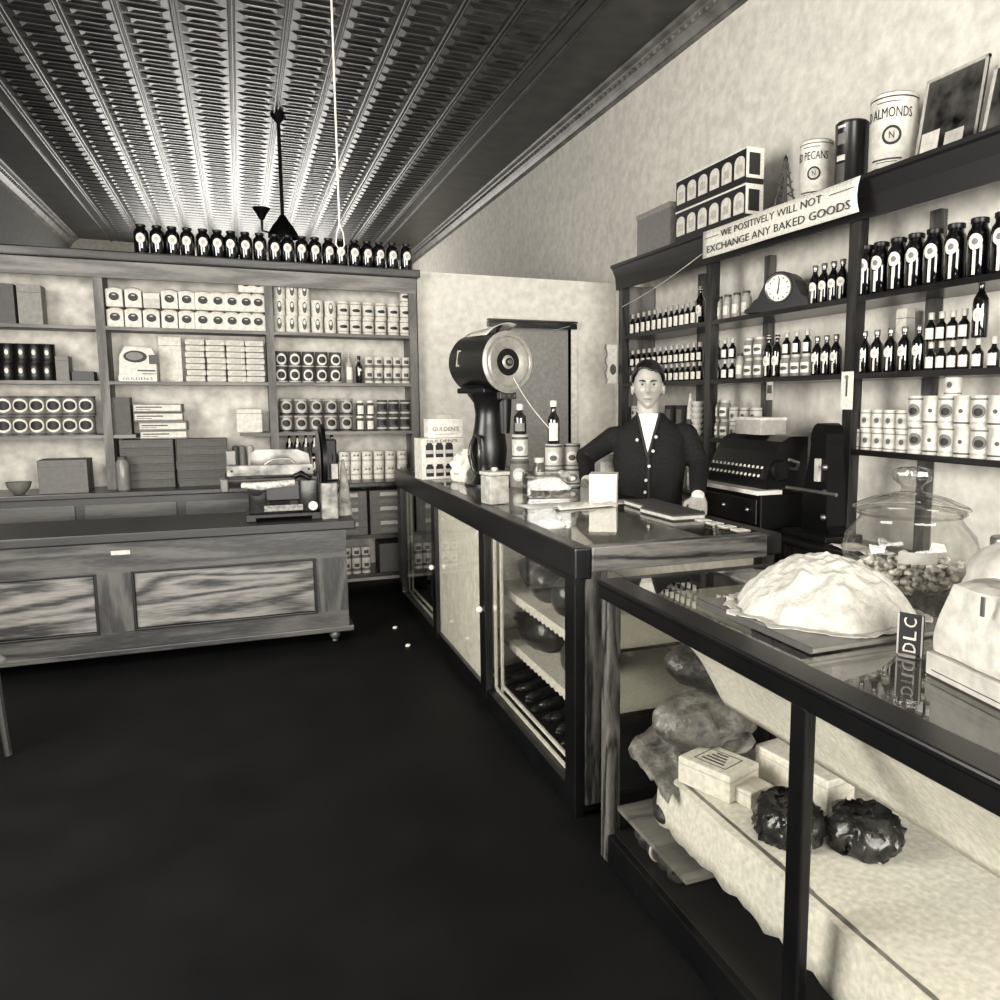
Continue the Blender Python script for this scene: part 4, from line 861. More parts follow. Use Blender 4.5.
rrow(pint, A_, 318, 2.14, 'small dark bottle with white label', 'far bay, top right shelf', 'small bottles on the top right shelf')
rrow(tall, [700.5], 310, 2.14, 'taller dark bottle', 'row end', 'small bottles on the top right shelf')
rrow(clearj, [719, 728, 737, 746.5], 300, 2.14, 'clear jar with dark stopper', 'left of the mantel clock', 'clear jars by the clock')
rrow(med, [815, 824, 833.5, 842.5], 285, 2.14, 'dark bottle with oval label', 'right of the mantel clock', 'dark bottles by the clock')
rrow(big, [867, 881, 898, 915.5, 934, 955, 978, 1002], 260, 2.14, 'large dark bottle with white oval label', 'near bay, top right shelf', 'large bottles on the top right shelf')
for ti in (0, 1): rrow(mini, A_+[700], 375-18*ti, 1.74+.136*ti, 'small dark bottle with white label', '%s tier, far bay, second right shelf' % ('lower', 'upper')[ti], 'small bottles in the far bay')
for ti in (0, 1): rrow(mini, [717.5, 725, 732.5], 370-18*ti, 1.74+.136*ti, 'small dark bottle', '%s tier beside the far post, second right shelf' % ('lower', 'upper')[ti], 'small bottles beside the post')
P2 = 'middle bay, second right shelf'
rrow(clearj, [741], 365, 1.74, 'clear jar with dark stopper', P2, 'goods of the middle bay'); 
for ti in (0, 1): rrow(jarr, [750, 759.5], 365-15*ti, 1.74+.13*ti, 'preserve jar', '%s tier, middle bay, second right shelf' % ('lower', 'upper')[ti], 'preserve jars of the middle bay')
rrow(tall, [768.5, 777], 360, 1.74, 'tall dark bottle', P2, 'tall bottles of the middle bay')
rrow(jarr, [787, 797, 807.5], 360, 1.74, 'wide preserve jar', 'below the stacked bottles, middle bay', 'wide preserve jars of the middle bay')
rrow(mini, [787, 797, 807.5], 335, 1.87, 'small dark bottle', 'stacked on the wide preserve jars, middle bay', 'bottles stacked on jars')
rrow(med, [817, 826.5, 836], 355, 1.74, 'dark bottle with oval label', 'against the post, second right shelf', 'bottles against the middle post')
rrow(med, [864, 876.5, 890, 904, 918.5], 355, 1.74, 'dark bottle with oval label', 'near bay, second right shelf', 'oval label bottles in the near bay')
for ti in (0, 1): rrow(mk_k, [931, 942, 953.5, 965], 350, 1.74+.136*ti, 'small dark bottle', '%s tier, near bay, second right shelf' % ('lower', 'upper')[ti], 'small bottles of the near bay') if False else rrow(mini, [931, 941.5, 952.5, 964], 355-25*ti, 1.74+.136*ti, 'small dark bottle', '%s tier, near bay, second right shelf' % ('lower', 'upper')[ti], 'small bottles of the near bay')
rrow(mini, [978, 994], 350, 1.74, 'small dark bottle', 'right edge, second right shelf', 'small bottles at the right edge')
rrow(tall, [980], 320, 1.876, 'tall dark bottle stacked', 'right edge, second right shelf', 'stacked tall bottle')
t = thing('upright_carton', 'narrow pale carton standing behind the oval label bottles', 'box', (3.22, py_(905, 330, 3.22), 1.74)); obj('carton', box(-.03, .03, -.035, .035, 0, .33, .002), CREAM, t); obj('lid_seam', box(-.0308, .0308, -.0358, .0358, .28, .283), DIM, t)
P3 = '%s tier beside the cash register'
for ti in (0, 1):
    rrow(jarr, [716, 725.5], 425-18*ti, 1.34+.13*ti, 'preserve jar', P3 % ('lower', 'upper')[ti], 'jars beside the register'); rrow(rcan, [735, 745.5, 756], 428-15*ti, 1.34+.105*ti, 'labelled tin', P3 % ('lower', 'upper')[ti], 'tins beside the register')
rrow(rcan, [868, 879.5, 891.5, 904], 420, 1.445, 'small labelled tin', 'upper tier, third right shelf', 'small tins on the third right shelf')
rrow(rcan, [858, 868, 879.5, 891.5, 904], 440, 1.34, 'small labelled tin', 'lower tier, third right shelf', 'small tins on the third right shelf')
for ti in (0, 1):
    rrow(lcan, [918, 949, 982], 445-30*ti, 1.34+.14*ti, 'large tin with round label', '%s tier, third right shelf' % ('lower', 'upper')[ti], 'large tins on the third right shelf')
    rrow(lcan2, [933.5, 965, 1000], 445-30*ti, 1.34+.14*ti, 'large pale tin with square label', '%s tier, third right shelf' % ('lower', 'upper')[ti], 'large tins on the third right shelf')
rrow(rcan, [953], 390, 1.62, 'labelled tin alone on top of the tiers', 'above the large tins', 'small tins on the third right shelf')
# far bay, third shelf: behind the man
rrow(rcan, [636, 645], 420, 1.34, 'labelled tin', 'behind the person', 'tins behind the shopkeeper'); rrow(rcan, [636, 645], 405, 1.445, 'labelled tin stacked', 'behind the person', 'tins behind the shopkeeper')
for i, u in enumerate((668, 679)):
    t = thing('small_dark_box', 'small dark printed box, %s one behind the right shoulder' % ('left', 'right')[i], 'box', (3.06, py_(u, 400, 3.06), 1.34), 0, 'dark boxes behind the shopkeeper'); obj('carton', box(0, .1, -.05, .05, 0, .22, .002), mat(.15, .5), t); obj('label', box(-.001, 0, -.035, .035, .08, .19), MID, t)
for i in range(6):
    t = thing('tin_dish', 'white dish, %s up in the stack behind the right shoulder' % ORD[i], 'dish', (3.08, py_(697, 420, 3.08), 1.34+.042*i), 0, 'stacked white dishes'); obj('dish', lathe(nb(), [(.03, 0), (.045, .03), (.045, .04), (.04, .04), (.028, .006)], 18, capt=True), mat(.8, .4), t, smooth=50)
t = thing('cone_carton', 'tall narrow white cone packet behind the right shoulder', 'packet', (3.08, py_(690, 420, 3.08), 1.34)); obj('cone', lathe(nb(), [(.035, 0), (.03, .05), (.022, .2), (.006, .31)], 14), WHITE, t, smooth=50); obj('printed_bands', lathe(nb(), [(.0315, .06), (.0272, .12)], 14, capb=False, capt=False), DIM, t)
for i, u in enumerate((675, 683, 691)):
    wb.put((3.1, py_(u, 470, 3.1), .93), -PI/2, 'pale bottle, %s from the left low behind the shopkeeper' % ORD[i], 'low bottles behind the shopkeeper')
# mantel clock
yk = py_(779, 290, 3.05); ck = thing('mantel_clock', 'black round-topped mantel clock with white dial', 'clock', (3.05, yk, 2.14), -PI/2+.45)
pr = [(-.235, 0), (.235, 0), (.235, .02), (.21, .03), (.19, .035)]+[(.19-.06*(1-math.cos(k*PI/12)), .035+.05*math.sin(k*PI/12)) for k in range(1, 6)]+[(.11*math.cos(math.radians(a)), .135+.10*math.sin(math.radians(a))) for a in range(10, 171, 16)]+[(-.19+.06*(1-math.cos(k*PI/12)), .035+.05*math.sin(k*PI/12)) for k in range(5, 0, -1)]+[(-.19, .035), (-.21, .03), (-.235, .02)]
obj('case', prism(nb(), pr, 'Y', 0, .13), BLACK, ck)
obj('bezel', lathe(nb(), [(.078, -.006), (.088, -.012), (.09, 0)], 36, (0, 0, .135), AX, capb=False, capt=False), STEEL, ck, smooth=40)
dl = obj('dial', oval(nb(), .078, .078, .135, 0, .006, 3, 36), WHITE, ck)
bm = nb()
for k in range(12): bx(bm, -.0025, .0025, -.008, -.0065, .056, .070, M=Matrix.Translation((0, 0, .135))@Matrix.Rotation(k*PI/6, 4, 'Y'))
obj('hour_marks', bm, INK, ck)
obj('hands', bx(bx(nb(), -.003, .003, -.010, -.009, 0, .055, M=Matrix.Translation((0, 0, .135))@Matrix.Rotation(.1, 4, 'Y')), -.004, .004, -.010, -.009, 0, .038, M=Matrix.Translation((0, 0, .135))@Matrix.Rotation(3.3, 4, 'Y')), INK, ck)
# on top of the right shelving z=2.72
TZ = 2.72
ya, yb_ = py_(672, 240, 2.98), py_(637, 240, 2.98)
t = thing('tin_chest', 'plain grey tin box with lid at the far end of the right cornice', 'box', (2.97, (ya+yb_)/2, TZ)); hw = (yb_-ya)/2-.02
obj('box_body', box(0, .28, -hw, hw, 0, .32, .003), mat(.42, .45), t); obj('lid', box(-.005, .285, -hw-.005, hw+.005, .285, .325, .004), mat(.5, .45), t)
ya, yb_ = py_(746, 205, 2.95), py_(676, 240, 2.95)
for k in range(2):
    t = thing('long_display_carton', ('lower', 'upper')[k]+' long dark carton with a row of white arched windows', 'box', (2.945, (ya+yb_)/2, TZ+.217*k), 0, 'long dark cartons on the right cornice'); hw = (yb_-ya)/2
    obj('carton', box(0, .13, -hw, hw, 0, .205, .003), mat(.06, .5), t)
    obj('white_edging', bx(bx(nb(), -.002, .13, -hw-.002, hw+.002, .200, .212), .0, .13, -hw-.002, -hw, .03, .20), WHITE, t)
    obj('end_panel', box(.02, .10, -hw-.004, -hw-.002, .05, .18), mat(.1, .5), t)
    for i in range(6):
        yy = hw-(i+.5)*2*hw/6; ww = hw/6*.78
        pts = [(yy-ww, .04), (yy+ww, .04), (yy+ww, .13)]+[(yy+ww*math.cos(a*PI/8), .13+.04*math.sin(a*PI/8)) for a in range(1, 8)]+[(yy-ww, .13)]
        obj('printed_window', prism(nb(), pts, 'X', -.0015, 0), CREAM, t); obj('window_print', bx(nb(), -.0025, -.0016, yy-ww*.6, yy+ww*.6, .07, .12), PALE, t)
ty = py_(785, 190, 3.0); t = thing('lattice_tower_model', 'small lattice tower model between long cartons and pecan tin', 'model', (3.0, ty, TZ)); bm = nb()
for sx in (-1, 1):
    for sy in (-1, 1): tube(bm, [(sx*.045, sy*.045, 0), (sx*.022, sy*.022, .12), (sx*.006, sy*.006, .27)], [.007, .006, .004], 6)
for k in range(4):
    r_ = .045-.009*k-.004; z = .05+.05*k
    for a, b in (((-1, -1), (1, -1)), ((1, -1), (1, 1)), ((1, 1), (-1, 1)), ((-1, 1), (-1, -1))): tube(bm, [(a[0]*r_, a[1]*r_, z), (b[0]*r_*.9, b[1]*r_*.9, z+.045)], .004, 6)
obj('lattice', bm, DIM, t); obj('finial', lathe(nb(), [(.01, .265), (.014, .275), (.0, .30)], 10), BLACKM, t)
def bigtin(label, u, v, x, r, h, m, words, sub=None, band=None):
    y = py_(u, v, x); t = thing('large_nut_tin' if words else 'large_dark_tin', label, 'tin', (x, y, TZ))
    obj('tin_body', lathe(nb(), [(r, 0), (r, .006), (r*.985, .009), (r*.985, h-.02), (r, h-.017), (r, h-.004), (r*.9, h)], 40), m, t, smooth=40)
    rd = Vector((-math.cos(.55), -math.sin(.55), 0)); xd = Vector((rd.y*-1, rd.x, 0)); xd = Vector((math.sin(.55), -math.cos(.55), 0))
    if words:
        text('lettering', words[0], INK, t, rd*r+Vector((0, 0, h*.74)), xd, (0, 0, 1), r*2.1, h*.13, R=r)
        for zz, ww, hh in ((.87, 1.0, .012), (.14, 1.3, .022), (.11, .9, .01)):
            e = nb(); patch(e, r*ww, h*zz, h*(zz+hh), r*.985, .0012, 12); o = obj('printed_line', e, INK, t); o.rotation_euler[2] = -PI/2+.55
        e = nb(); oval(e, r*.4, r*.4, h*.45, r*.99, .001, 4, 28); o = obj('seal', e, INK, t); o.rotation_euler[2] = -PI/2+.75
        e = nb(); oval(e, r*.29, r*.29, h*.45, r*.99, .0025, 4, 28); o = obj('seal_centre', e, PALE, t); o.rotation_euler[2] = -PI/2+.75
        text('monogram', 'N', INK, t, Vector((-math.cos(.75), -math.sin(.75), 0)).normalized()*0+Vector((-math.cos(.75)*r, -math.sin(.75)*r, h*.45)), Vector((math.sin(.75), -math.cos(.75), 0)), (0, 0, 1), r*.2, r*.28, R=r, depth=.0035)
        for z in (.03, .93): obj('band', lathe(nb(), [(r*.99, h*z), (r*.99, h*(z+.02))], 40, capb=False, capt=False), INK, t, smooth=60)
    else:
        for z0, z1, mm in ((.42, .5, CREAM), (.66, .82, MID), (.90, .94, CREAM), (.05, .38, DIM)): e = nb(); patch(e, r*.6, h*z0, h*z1, r*.99, .001); o = obj('label', e, mm, t); o.rotation_euler[2] = -PI/2+.2
    obj('lid', lathe(nb(), [(r*.9, h-.001), (r*.9, h+.004)], 40), STEEL if words else BLACKM, t)
    return t
bigtin('tall white nut tin lettered pecans, behind the long paper sign', 816, 180, 3.12, .095, .34, mat(.80, .4), ['ED PECANS'])
bigtin('tall black tin with pale strip label between the two nut tins', 851, 160, 3.10, .088, .35, mat(.10, .3), None)
bigtin('largest white nut tin lettered almonds, beside the framed picture', 893, 140, 3.08, .115, .37, mat(.76, .4), ['D ALMONDS'])
def frame(label, u0, u1, x, z1, lean, m1):
    y0, y1 = py_(u1, 110, x), py_(u0, 110, x); t = thing('framed_picture', label, 'picture', (x, (y0+y1)/2, TZ)); hw = (y1-y0)/2; h = z1-TZ
    t.rotation_euler[1] = lean
    obj('canvas', box(.004, .012, -hw, hw, 0, h), m1, t)
    obj('frame', bx(bx(bx(bx(nb(), 0, .016, -hw, -hw+.015, 0, h), 0, .016, hw-.015, hw, 0, h), 0, .016, -hw, hw, 0, .02), 0, .016, -hw, hw, h-.015, h), PALE, t)
    return t, hw, h
PIC = mat(.16, .3, 0, 0, 9, 1.2, 'picture_print')
t, hw, h = frame('dark framed picture leaning above the near bottles', 916, 976, 3.05, 3.12, .15, PIC)
t2, hw2, h2 = frame('second framed dark picture at the right edge of the cornice', 982, 1035, 2.98, 3.02, .2, PIC)
for i, yy in enumerate((.10, -.06)):
    t = thing('small_card', ('plain white card', 'dim narrow card')[i]+' before the framed picture on the cornice', 'card', (2.96, py_(928+24*i, 140, 2.96), TZ)); t.rotation_euler[1] = .15; obj('card', box(0, .003, -.05, .05, 0, .10-.03*i, 0), (CREAM, PALE)[i], t)
# banner sign
P = lambda u, v: at(u, v, 'X', 2.86)
c00, c10, c11, c01 = P(706, 257), P(862, 212), P(857, 180), P(700, 231)
sgn = thing('paper_sign', 'long hand-lettered white paper sign hung on the right cornice', 'sign', (2.86, 0, 0))
yL, yR = (c00.y+c01.y)/2, (c10.y+c11.y)/2; zb = (c00.z+c10.z)/2; zt = (c01.z+c11.z)/2
print('SIGN', yL, yR, zb, zt, c00, c10, c11, c01)
bm = nb(); g = []
for i in range(25):
    s = i/24; yy = yL+(yR-yL)*s; g.append([bm.verts.new((.004*math.sin(s*9), yy+(.02*(1-(2*j/4-1)**2) if s > .9 else 0), zb+(zt-zb)*j/4)) for j in range(5)])
for i in range(24):
    for j in range(4): bm.faces.new((g[i][j], g[i+1][j], g[i+1][j+1], g[i][j+1]))
o = obj('paper', bm, WHITE, sgn, smooth=60); s_ = o.modifiers.new('s', 'SOLIDIFY'); s_.thickness = .001; s_.offset = 0
ym = (yL+yR)/2; L = abs(yL-yR); hh = zt-zb
text('lettering', 'WE POSITIVELY WILL NOT', mat(.2, .7), sgn, (-.006, ym+.02*L, zb+hh*.72), (0, -1, 0), (0, 0, 1), L*.66, hh*.24)
text('lettering', 'EXCHANGE ANY BAKED GOODS', mat(.2, .7), sgn, (-.006, ym, zb+hh*.28), (0, -1, 0), (0, 0, 1), L*.92, hh*.26)
obj('rule', bx(bx(nb(), -.0065, -.0055, yL-.13*L+.0, yL-.02*L, zb+hh*.70, zb+hh*.72), -.0065, -.0055, yR+.02*L, yR+.15*L, zb+hh*.72, zb+hh*.74), DIM, sgn)
q1 = at(702, 254, 'X', 2.86); q2 = at(622, 307, 'X', 2.98)
o = obj('twine', tube(nb(), [q1.lerp(q2, k/8)+Vector((0, 0, -.02*math.sin(PI*k/8))) for k in range(9)], .003, 6), CREAM); tag(o, 'pale twine running from the paper sign to the far shelf post', 'string')
# cards on posts
t = thing('thermometer_card', 'white card with small thermometer nailed to the near shelf post', 'card', (RX-.012, 3.42, 1.55)); obj('card', box(0, .004, -.045, .045, 0, .20), WHITE, t); obj('thermometer', bx(oval(nb(), 0.001, .001, .0, 0), -.003, 0, -.006, .006, .07, .17, .001), DIM, t); obj('bulb', lathe(nb(), [(.012, -.004), (.012, 0)], 16, (0, 0, .17), Matrix.Rotation(PI/2, 3, 'Y'), capb=True), MID, t)
t = thing('wall_calendar', 'small pale ornate calendar hanging at the far shelf end', 'calendar', (2.995, 6.29, 1.74)); obj('card', box(-.09, .02, .0, .006, 0, .33, .002), CREAM, t); obj('emblem', oval(nb(), .03, .045, .12, 0), DIM, t).location = (-.035, -.001, 0); obj('scroll_edge', tube(nb(), [(-.1+.012*math.sin(k*1.7), .003, k*.03) for k in range(12)], .006, 6), MID, t)
t = thing('hanging_card', 'small pale card hanging from the second right shelf', 'card', (RX-.01, py_(771, 385), 1.60)); obj('card', box(0, .003, -.03, .03, 0, .11), PALE, t); obj('picture', box(-.001, 0, -.022, .022, .04, .09), DIM, t)

# ------------------------------------------------------------ register table and cash register
TX0, TX1 = 2.62, 2.98
tb = thing('register_table', 'dark low cabinet table under the cash register', 'table', (0, 0, 0))
part('tabletop', box(TX0, TX1, 2.75, 4.72, .84, .875, .004), DARKW, tb)
for x, y in ((TX0+.03, 2.8), (TX0+.03, 4.66), (TX1-.03, 2.8), (TX1-.03, 4.66), (TX0+.03, 3.45)): part('leg', box(x-.03, x+.03, y-.03, y+.03, 0, .84), DARKWZ, tb)
part('apron', box(TX0+.01, TX0+.03, 2.8, 4.66, .72, .84), DARKWZ, tb); part('lower_shelf', box(TX0+.02, TX1-.02, 2.8, 4.66, .3, .32), DARKW, tb)
for i in range(5):
    t = thing('bound_ledger', 'upright dark ledger, %s from the near end under the register table' % ORD[i], 'book', (2.72, 2.95+.06*i, .32), 0, 'ledgers under the register table'); obj('cover', box(-.09, .12, -.024, .024, 0, .28), (DIM, MID, BLACKM)[i % 3], t); obj('pages', box(-.08, .122, -.02, .02, .004, .282), PALE, t)
rg = thing('cash_register', 'black ornate cash register with rows of keys and white marble slab', 'cash register', (2.75, 4.0, .876), 0)
# local: faces -X ; Y extent
obj('drawer_case', box(-.12, .22, -.34, .34, 0, .2, .006), BLACK, rg)
obj('drawer_front', box(-.13, -.12, -.31, .31, .03, .17, .004), mat(.08, .3), rg)
for yy in (.0, -.24): obj('drawer_pull', ball(nb(), (-.14, yy, .11), .012, 2), STEEL, rg)
obj('marble_slab', box(-.15, .02, -.345, .345, .2, .225, .004), WMARB, rg)
pr = [(-.06, .225), (.22, .225), (.22, .52), (.10, .52), (.04, .49), (.0, .43), (-.05, .33), (-.06, .28)]
bm = nb(); A = [bm.verts.new((a, -.30, b)) for a, b in pr]; B = [bm.verts.new((a, .30, b)) for a, b in pr]; n_ = len(pr); bm.faces.new(A); bm.faces.new(B)
for k in range(n_): bm.faces.new((A[k], A[(k+1) % n_], B[(k+1) % n_], B[k]))
obj('cabinet', bm, mat(.07, .28, .3), rg)
obj('scroll_side', lathe(nb(), [(.05, 0), (.06, .01), (.06, .03), (.03, .035)], 20, (.02, -.335, .33), AX), mat(.1, .25, .4), rg, smooth=40)
for r_ in range(2):
    for i in range(13):
        o = obj('key', lathe(nb(), [(.009, 0), (.009, .004)], 10, (0, 0, 0), Matrix.Rotation(-PI/3, 3, 'Y')), WHITE, rg); o.location = (-.082+.022*r_, -.26+.042*i, .30+.045*r_)
obj('key_stems', bx(nb(), -.078, -.05, -.27, .26, .28, .34), mat(.06, .3), rg)
obj('crank', tube(nb(), [(.1, -.30, .34), (.1, -.36, .34), (.08, -.40, .38), (.0, -.42, .40)], .009, 8), STEEL, rg, smooth=50)
t = thing('glass_lidded_box', 'pale box standing on top of the cash register', 'box', (2.86, 4.02, 1.397)); obj('carton', box(-.08, .1, -.13, .13, 0, .10, .003), mat(.62, .4), t); obj('lid', box(-.084, .104, -.134, .134, .085, .102, .002), CREAM, t)
t = thing('posted_card', 'printed white notice behind the register on the right wall side', 'card', (2.9, 4.52, .876), 0); obj('card', box(0, .02, -.11, .09, 0, .22), CREAM, t)
for k in range(5): obj('printed_line', box(-.001, 0, -.08, .06, .05+.03*k, .062+.03*k), DIM, t)
wn = thing('coffee_grinder', 'tall black scroll-backed machine right of the cash register', 'machine', (2.80, 3.38, .876))
pts = [(-.15, 0), (.14, 0), (.14, .04), (.115, .07), (.105, .14), (.10, .25), (.085, .36), (.075, .44)]+[(.0+.078*math.cos(math.radians(q)), .52+.085*math.sin(math.radians(q))) for q in range(-20, 201, 20)]+[(-.08, .44), (-.10, .36), (-.13, .28), (-.145, .18), (-.13, .10), (-.15, .05)]
obj('frame', prism(nb(), [(-a*.8, b) for a, b in pts], 'X', -.02, .10), BLACK, wn)
obj('front_bar', tube(nb(), [(-.06, -.2, .25), (-.06, .2, .25)], .01, 8), STEEL, wn, smooth=50); obj('front_plate', box(-.04, -.02, -.03, .0, .30, .42), PALE, wn); obj('base', box(-.1, .14, -.18, .18, 0, .03, .004), BLACKM, wn)
for k in range(3): obj('side_knob', ball(nb(), (-.045, -.09, .12+.13*k), .016, 2), STEEL, wn)
sheet('folded_papers', 'loose white papers on the table right of the register', lambda s, t: (2.66+.16*s, 2.85+.28*t, .879+.02*abs(math.sin(t*5))*(.3+abs(nz(s*4, t*6)))), 8, 14, WHITE, 'paper', .002)

# ------------------------------------------------------------ hanging cord and ceiling lamp
p0 = at(340, 238, 'Y', 5.2)
o = thing('ceiling_rope', 'long white cord hanging from the tin ceiling with a split loop', 'cord', (p0.x, 5.2, p0.z)); L = ZC-p0.z
obj('cord', tube(nb(), [(0, 0, .08), (0, 0, L*.5), (0, 0, L)], .006, 8), WHITE, o); obj('loop', tube(nb(), [(0, 0, .08), (-.018, 0, .03), (-.025, 0, -.04), (0, 0, -.08), (.025, 0, -.04), (.02, 0, .03), (0, 0, .08)], .004, 6), WHITE, o)
p0 = at(283, 228, 'Y', 9.0)
o = thing('ceiling_lamp', 'dark pendant lamp with side cup hanging in the rear of the room', 'lamp', (p0.x, 9.0, p0.z)); L = ZC-p0.z
obj('rod', tube(nb(), [(0, 0, .05), (0, 0, L)], .018, 8), BLACK, o); obj('ceiling_rose', lathe(nb(), [(.02, L-.08), (.07, L-.02), (.08, L)], 20), BLACK, o, smooth=50)
obj('lamp_shade', lathe(nb(), [(.15, -.1), (.145, -.06), (.10, .02), (.06, .07), (.03, .12)], 28, capb=False), BLACK, o, smooth=60)
obj('side_arm', tube(nb(), [(0, 0, -.02), (-.12, 0, -.06), (-.2, 0, -.04), (-.2, 0, .06)], .012, 8), BLACK, o, smooth=50); obj('cup', lathe(nb(), [(.02, .06), (.05, .12), (.09, .18)], 18, (-.2, 0, 0)), BLACK, o, smooth=50)
# scraps on the floor by the case, items at lower left
for i, (u, v) in enumerate(((395, 629), (408, 647))):
    q = at(u, v, 'Z', .0); t = obj('paper_scrap', ball(nb(), (0, 0, .011), .016, 2, (1, 1, .7), .006), WHITE, loc=(q.x, q.y, 0)); tag(t, ('larger', 'smaller')[i]+' crumpled white paper scrap on the dark floor by the show case', 'paper')
q = at(4, 590, 'Z', .45)
t = thing('wooden_stool', 'dim pale edge of a stool at the far left of the picture', 'stool', (-1.28, 4.25, 0), .5); obj('seat', box(-.2, .2, -.18, .18, .43, .46, .01), mat(.35, .5), t)
for sx in (-1, 1):
    for sy in (-1, 1): obj('leg', tube(nb(), [(sx*.16, sy*.14, .43), (sx*.18, sy*.16, 0)], [.02, .015], 8), mat(.16, .5), t)
obj('stretcher', tube(nb(), [(-.17, -.15, .18), (.17, -.15, .18)], .011, 8), mat(.3, .5), t)

# ------------------------------------------------------------ the shopkeeper (local -y is his front)
MA = at(648, 440, 'X', 2.16); man = thing('person', 'person in dark buttoned cardigan and white shirt leaning both hands on the show case', 'person', (MA.x, MA.y, 0), -math.atan2(MA.x, MA.y))
RZ = Matrix.Rotation(-math.atan2(MA.x, MA.y), 4, 'Z'); MI = (Matrix.Translation((MA.x, MA.y, 0))@RZ).inverted()
PXM = (MA-Vector((0, 0, CH))).dot(FW)/FPX
def mp(u, v, y=0.0):
    """pixel to the man's local frame on the plane local y"""
    r = (MI@(RT*((u-PX)/FPX)+UP*((PY-v)/FPX)+FW).to_4d().resized(4) if False else None)
    o_ = MI@Vector((0, 0, CH)); d_ = MI.to_3x3()@(RT*((u-PX)/FPX)+UP*((PY-v)/FPX)+FW); return o_+d_*((y-o_.y)/d_.y)
SKIN = mat(.62, .5, 0, 0, 20, .04, 'skin'); CARD = mat(.105, .9, 0, .25, 120, .25, 'dark_knit', spec=.15); TROU = mat(.12, .9, name='dark_wool'); HAIR = mat(.07, .35, 0, .3, 60, .4, 'dark_hair')
def loft(bm, secs, n_=28, p=2.3):
    rings = []
    for z, cx, cy, rx, ry in secs:
        ring = []
        for k in range(n_):
            a = 2*PI*k/n_; c_, s_ = math.cos(a), math.sin(a)
            ring.append(bm.verts.new((cx+rx*math.copysign(abs(c_)**(2/p), c_), cy+ry*math.copysign(abs(s_)**(2/p), s_), z)))
        rings.append(ring)
    for a, b in zip(rings, rings[1:]):
        for k in range(n_): bm.faces.new((a[k], a[(k+1) % n_], b[(k+1) % n_], b[k]))
    bm.faces.new(rings[0][::-1]); bm.faces.new(rings[-1]); return bm
def limb(bm, pts, rr, segs=14):
    for p, r in zip(pts, rr): ball(bm, p, r*.995, 2)
    return tube(bm, pts, rr, segs)
chin, crown_ = mp(648, 410), mp(648, 363); HH = crown_.z-chin.z; HC = Vector(((mp(648, 386)).x, -.01, (chin.z+crown_.z)/2)); hs = HH/.25
print('HEAD', HH, chin, crown_, MA, PXM)
def headmesh(bm, s=1.0):
    q = bmesh.ops.create_uvsphere(bm, u_segments=64, v_segments=48, radius=1); 
    for v in q['verts']:
        x, y, z = v.co
        w_ = .076; d_ = .098; h_ = .125
        jaw = 1-.34*max(0, -z)**1.6; X = x*w_*jaw*(1+.04*max(0, z)); Y = y*d_*(1-.12*max(0, -z)); Z = z*h_
        if z < 0 and y < 0: Y *= 1+.04*(-z)
        if z < 0 and y > 0: Y *= 1-.35*(-z)
        if y < -.2:
            def g_(x0, z0, sx, sz): return math.exp(-((X-x0)/sx)**2-((Z-z0)/sz)**2)
            Y -= .030*g_(0, -.024, .012, .016)+.018*g_(0, .0, .008, .022)      # nose
            Y -= .008*g_(0, .030, .05, .010)                                    # brow
            for sx in (-1, 1):
                Y += .017*g_(sx*.030, .010, .018, .013); Y -= .008*g_(sx*.042, -.022, .018, .018); Y += .006*g_(sx*.035, -.055, .014, .02)
            Y -= .007*g_(0, -.060, .022, .006)+.007*g_(0, -.072, .019, .006); Y += .005*g_(0, -.066, .024, .0025); Y += .005*g_(0, -.085, .02, .006)
            Y -= .010*g_(0, -.105, .022, .015)
        v.co = Vector((X, Y, Z))*s*hs
    return q['verts']
bm = nb(); vs = headmesh(bm)
for sx in (-1, 1): ball(bm, (sx*.083*hs, .008*hs, -.010*hs), .034*hs, 2, (.30, .62, 1.1))
for v in bm.verts: v.co = v.co+HC
# neck, torso, legs, arms
NB = mp(645, 426)
limb(bm, [(HC.x, .01, HC.z-.07), (HC.x-.003, .02, chin.z-.07)], [.056*hs, .062*hs])
ShL, ShR = mp(614, 438, .02), mp(686, 435, .02)
ElL, WrL = mp(586, 457, .13), mp(587, 478, -.08)
ElR, WrR = mp(699, 465, -.02), mp(698, 494, -.26)
TC = (ShL.x+ShR.x)/2
def tsec(o=0):
    sh = (ShR.x-ShL.x)/2
    z1 = chin.z-.045
    return [(.93, TC, .01, .175+o, .115+o), (1.02, TC, .0, .178+o, .118+o), (1.12, TC, 0, .185+o, .12+o), (1.25, TC, 0, .20+o, .122+o), (1.34, TC, .005, sh-.01+o, .118+o), (chin.z-.145, TC, .012, sh-.005+o, .105+o), (chin.z-.11, TC, .018, sh*.86+o, .095+o), (chin.z-.075, TC, .02, sh*.6+o, .08+o), (chin.z-.04, TC, .022, sh*.40+o, .068+o), (chin.z-.012, TC, .025, .058+o, .058+o)]
loft(bm, tsec(-.012))
loft(bm, [(.80, TC, .01, .16, .11), (.9, TC, .01, .175, .12), (.98, TC, .01, .165, .11)])
for sx in (-1, 1):
    limb(bm, [(TC+sx*.09, .01, .88), (TC+sx*.10, .0, .5), (TC+sx*.11, .03, .09)], [.085, .055, .035]); limb(bm, [(TC+sx*.11, .03, .04), (TC+sx*.12, -.12, .025)], [.035, .025])
for sh_, el, wr in ((ShL, ElL, WrL), (ShR, ElR, WrR)): limb(bm, [sh_, el, wr], [.05, .036, .027])
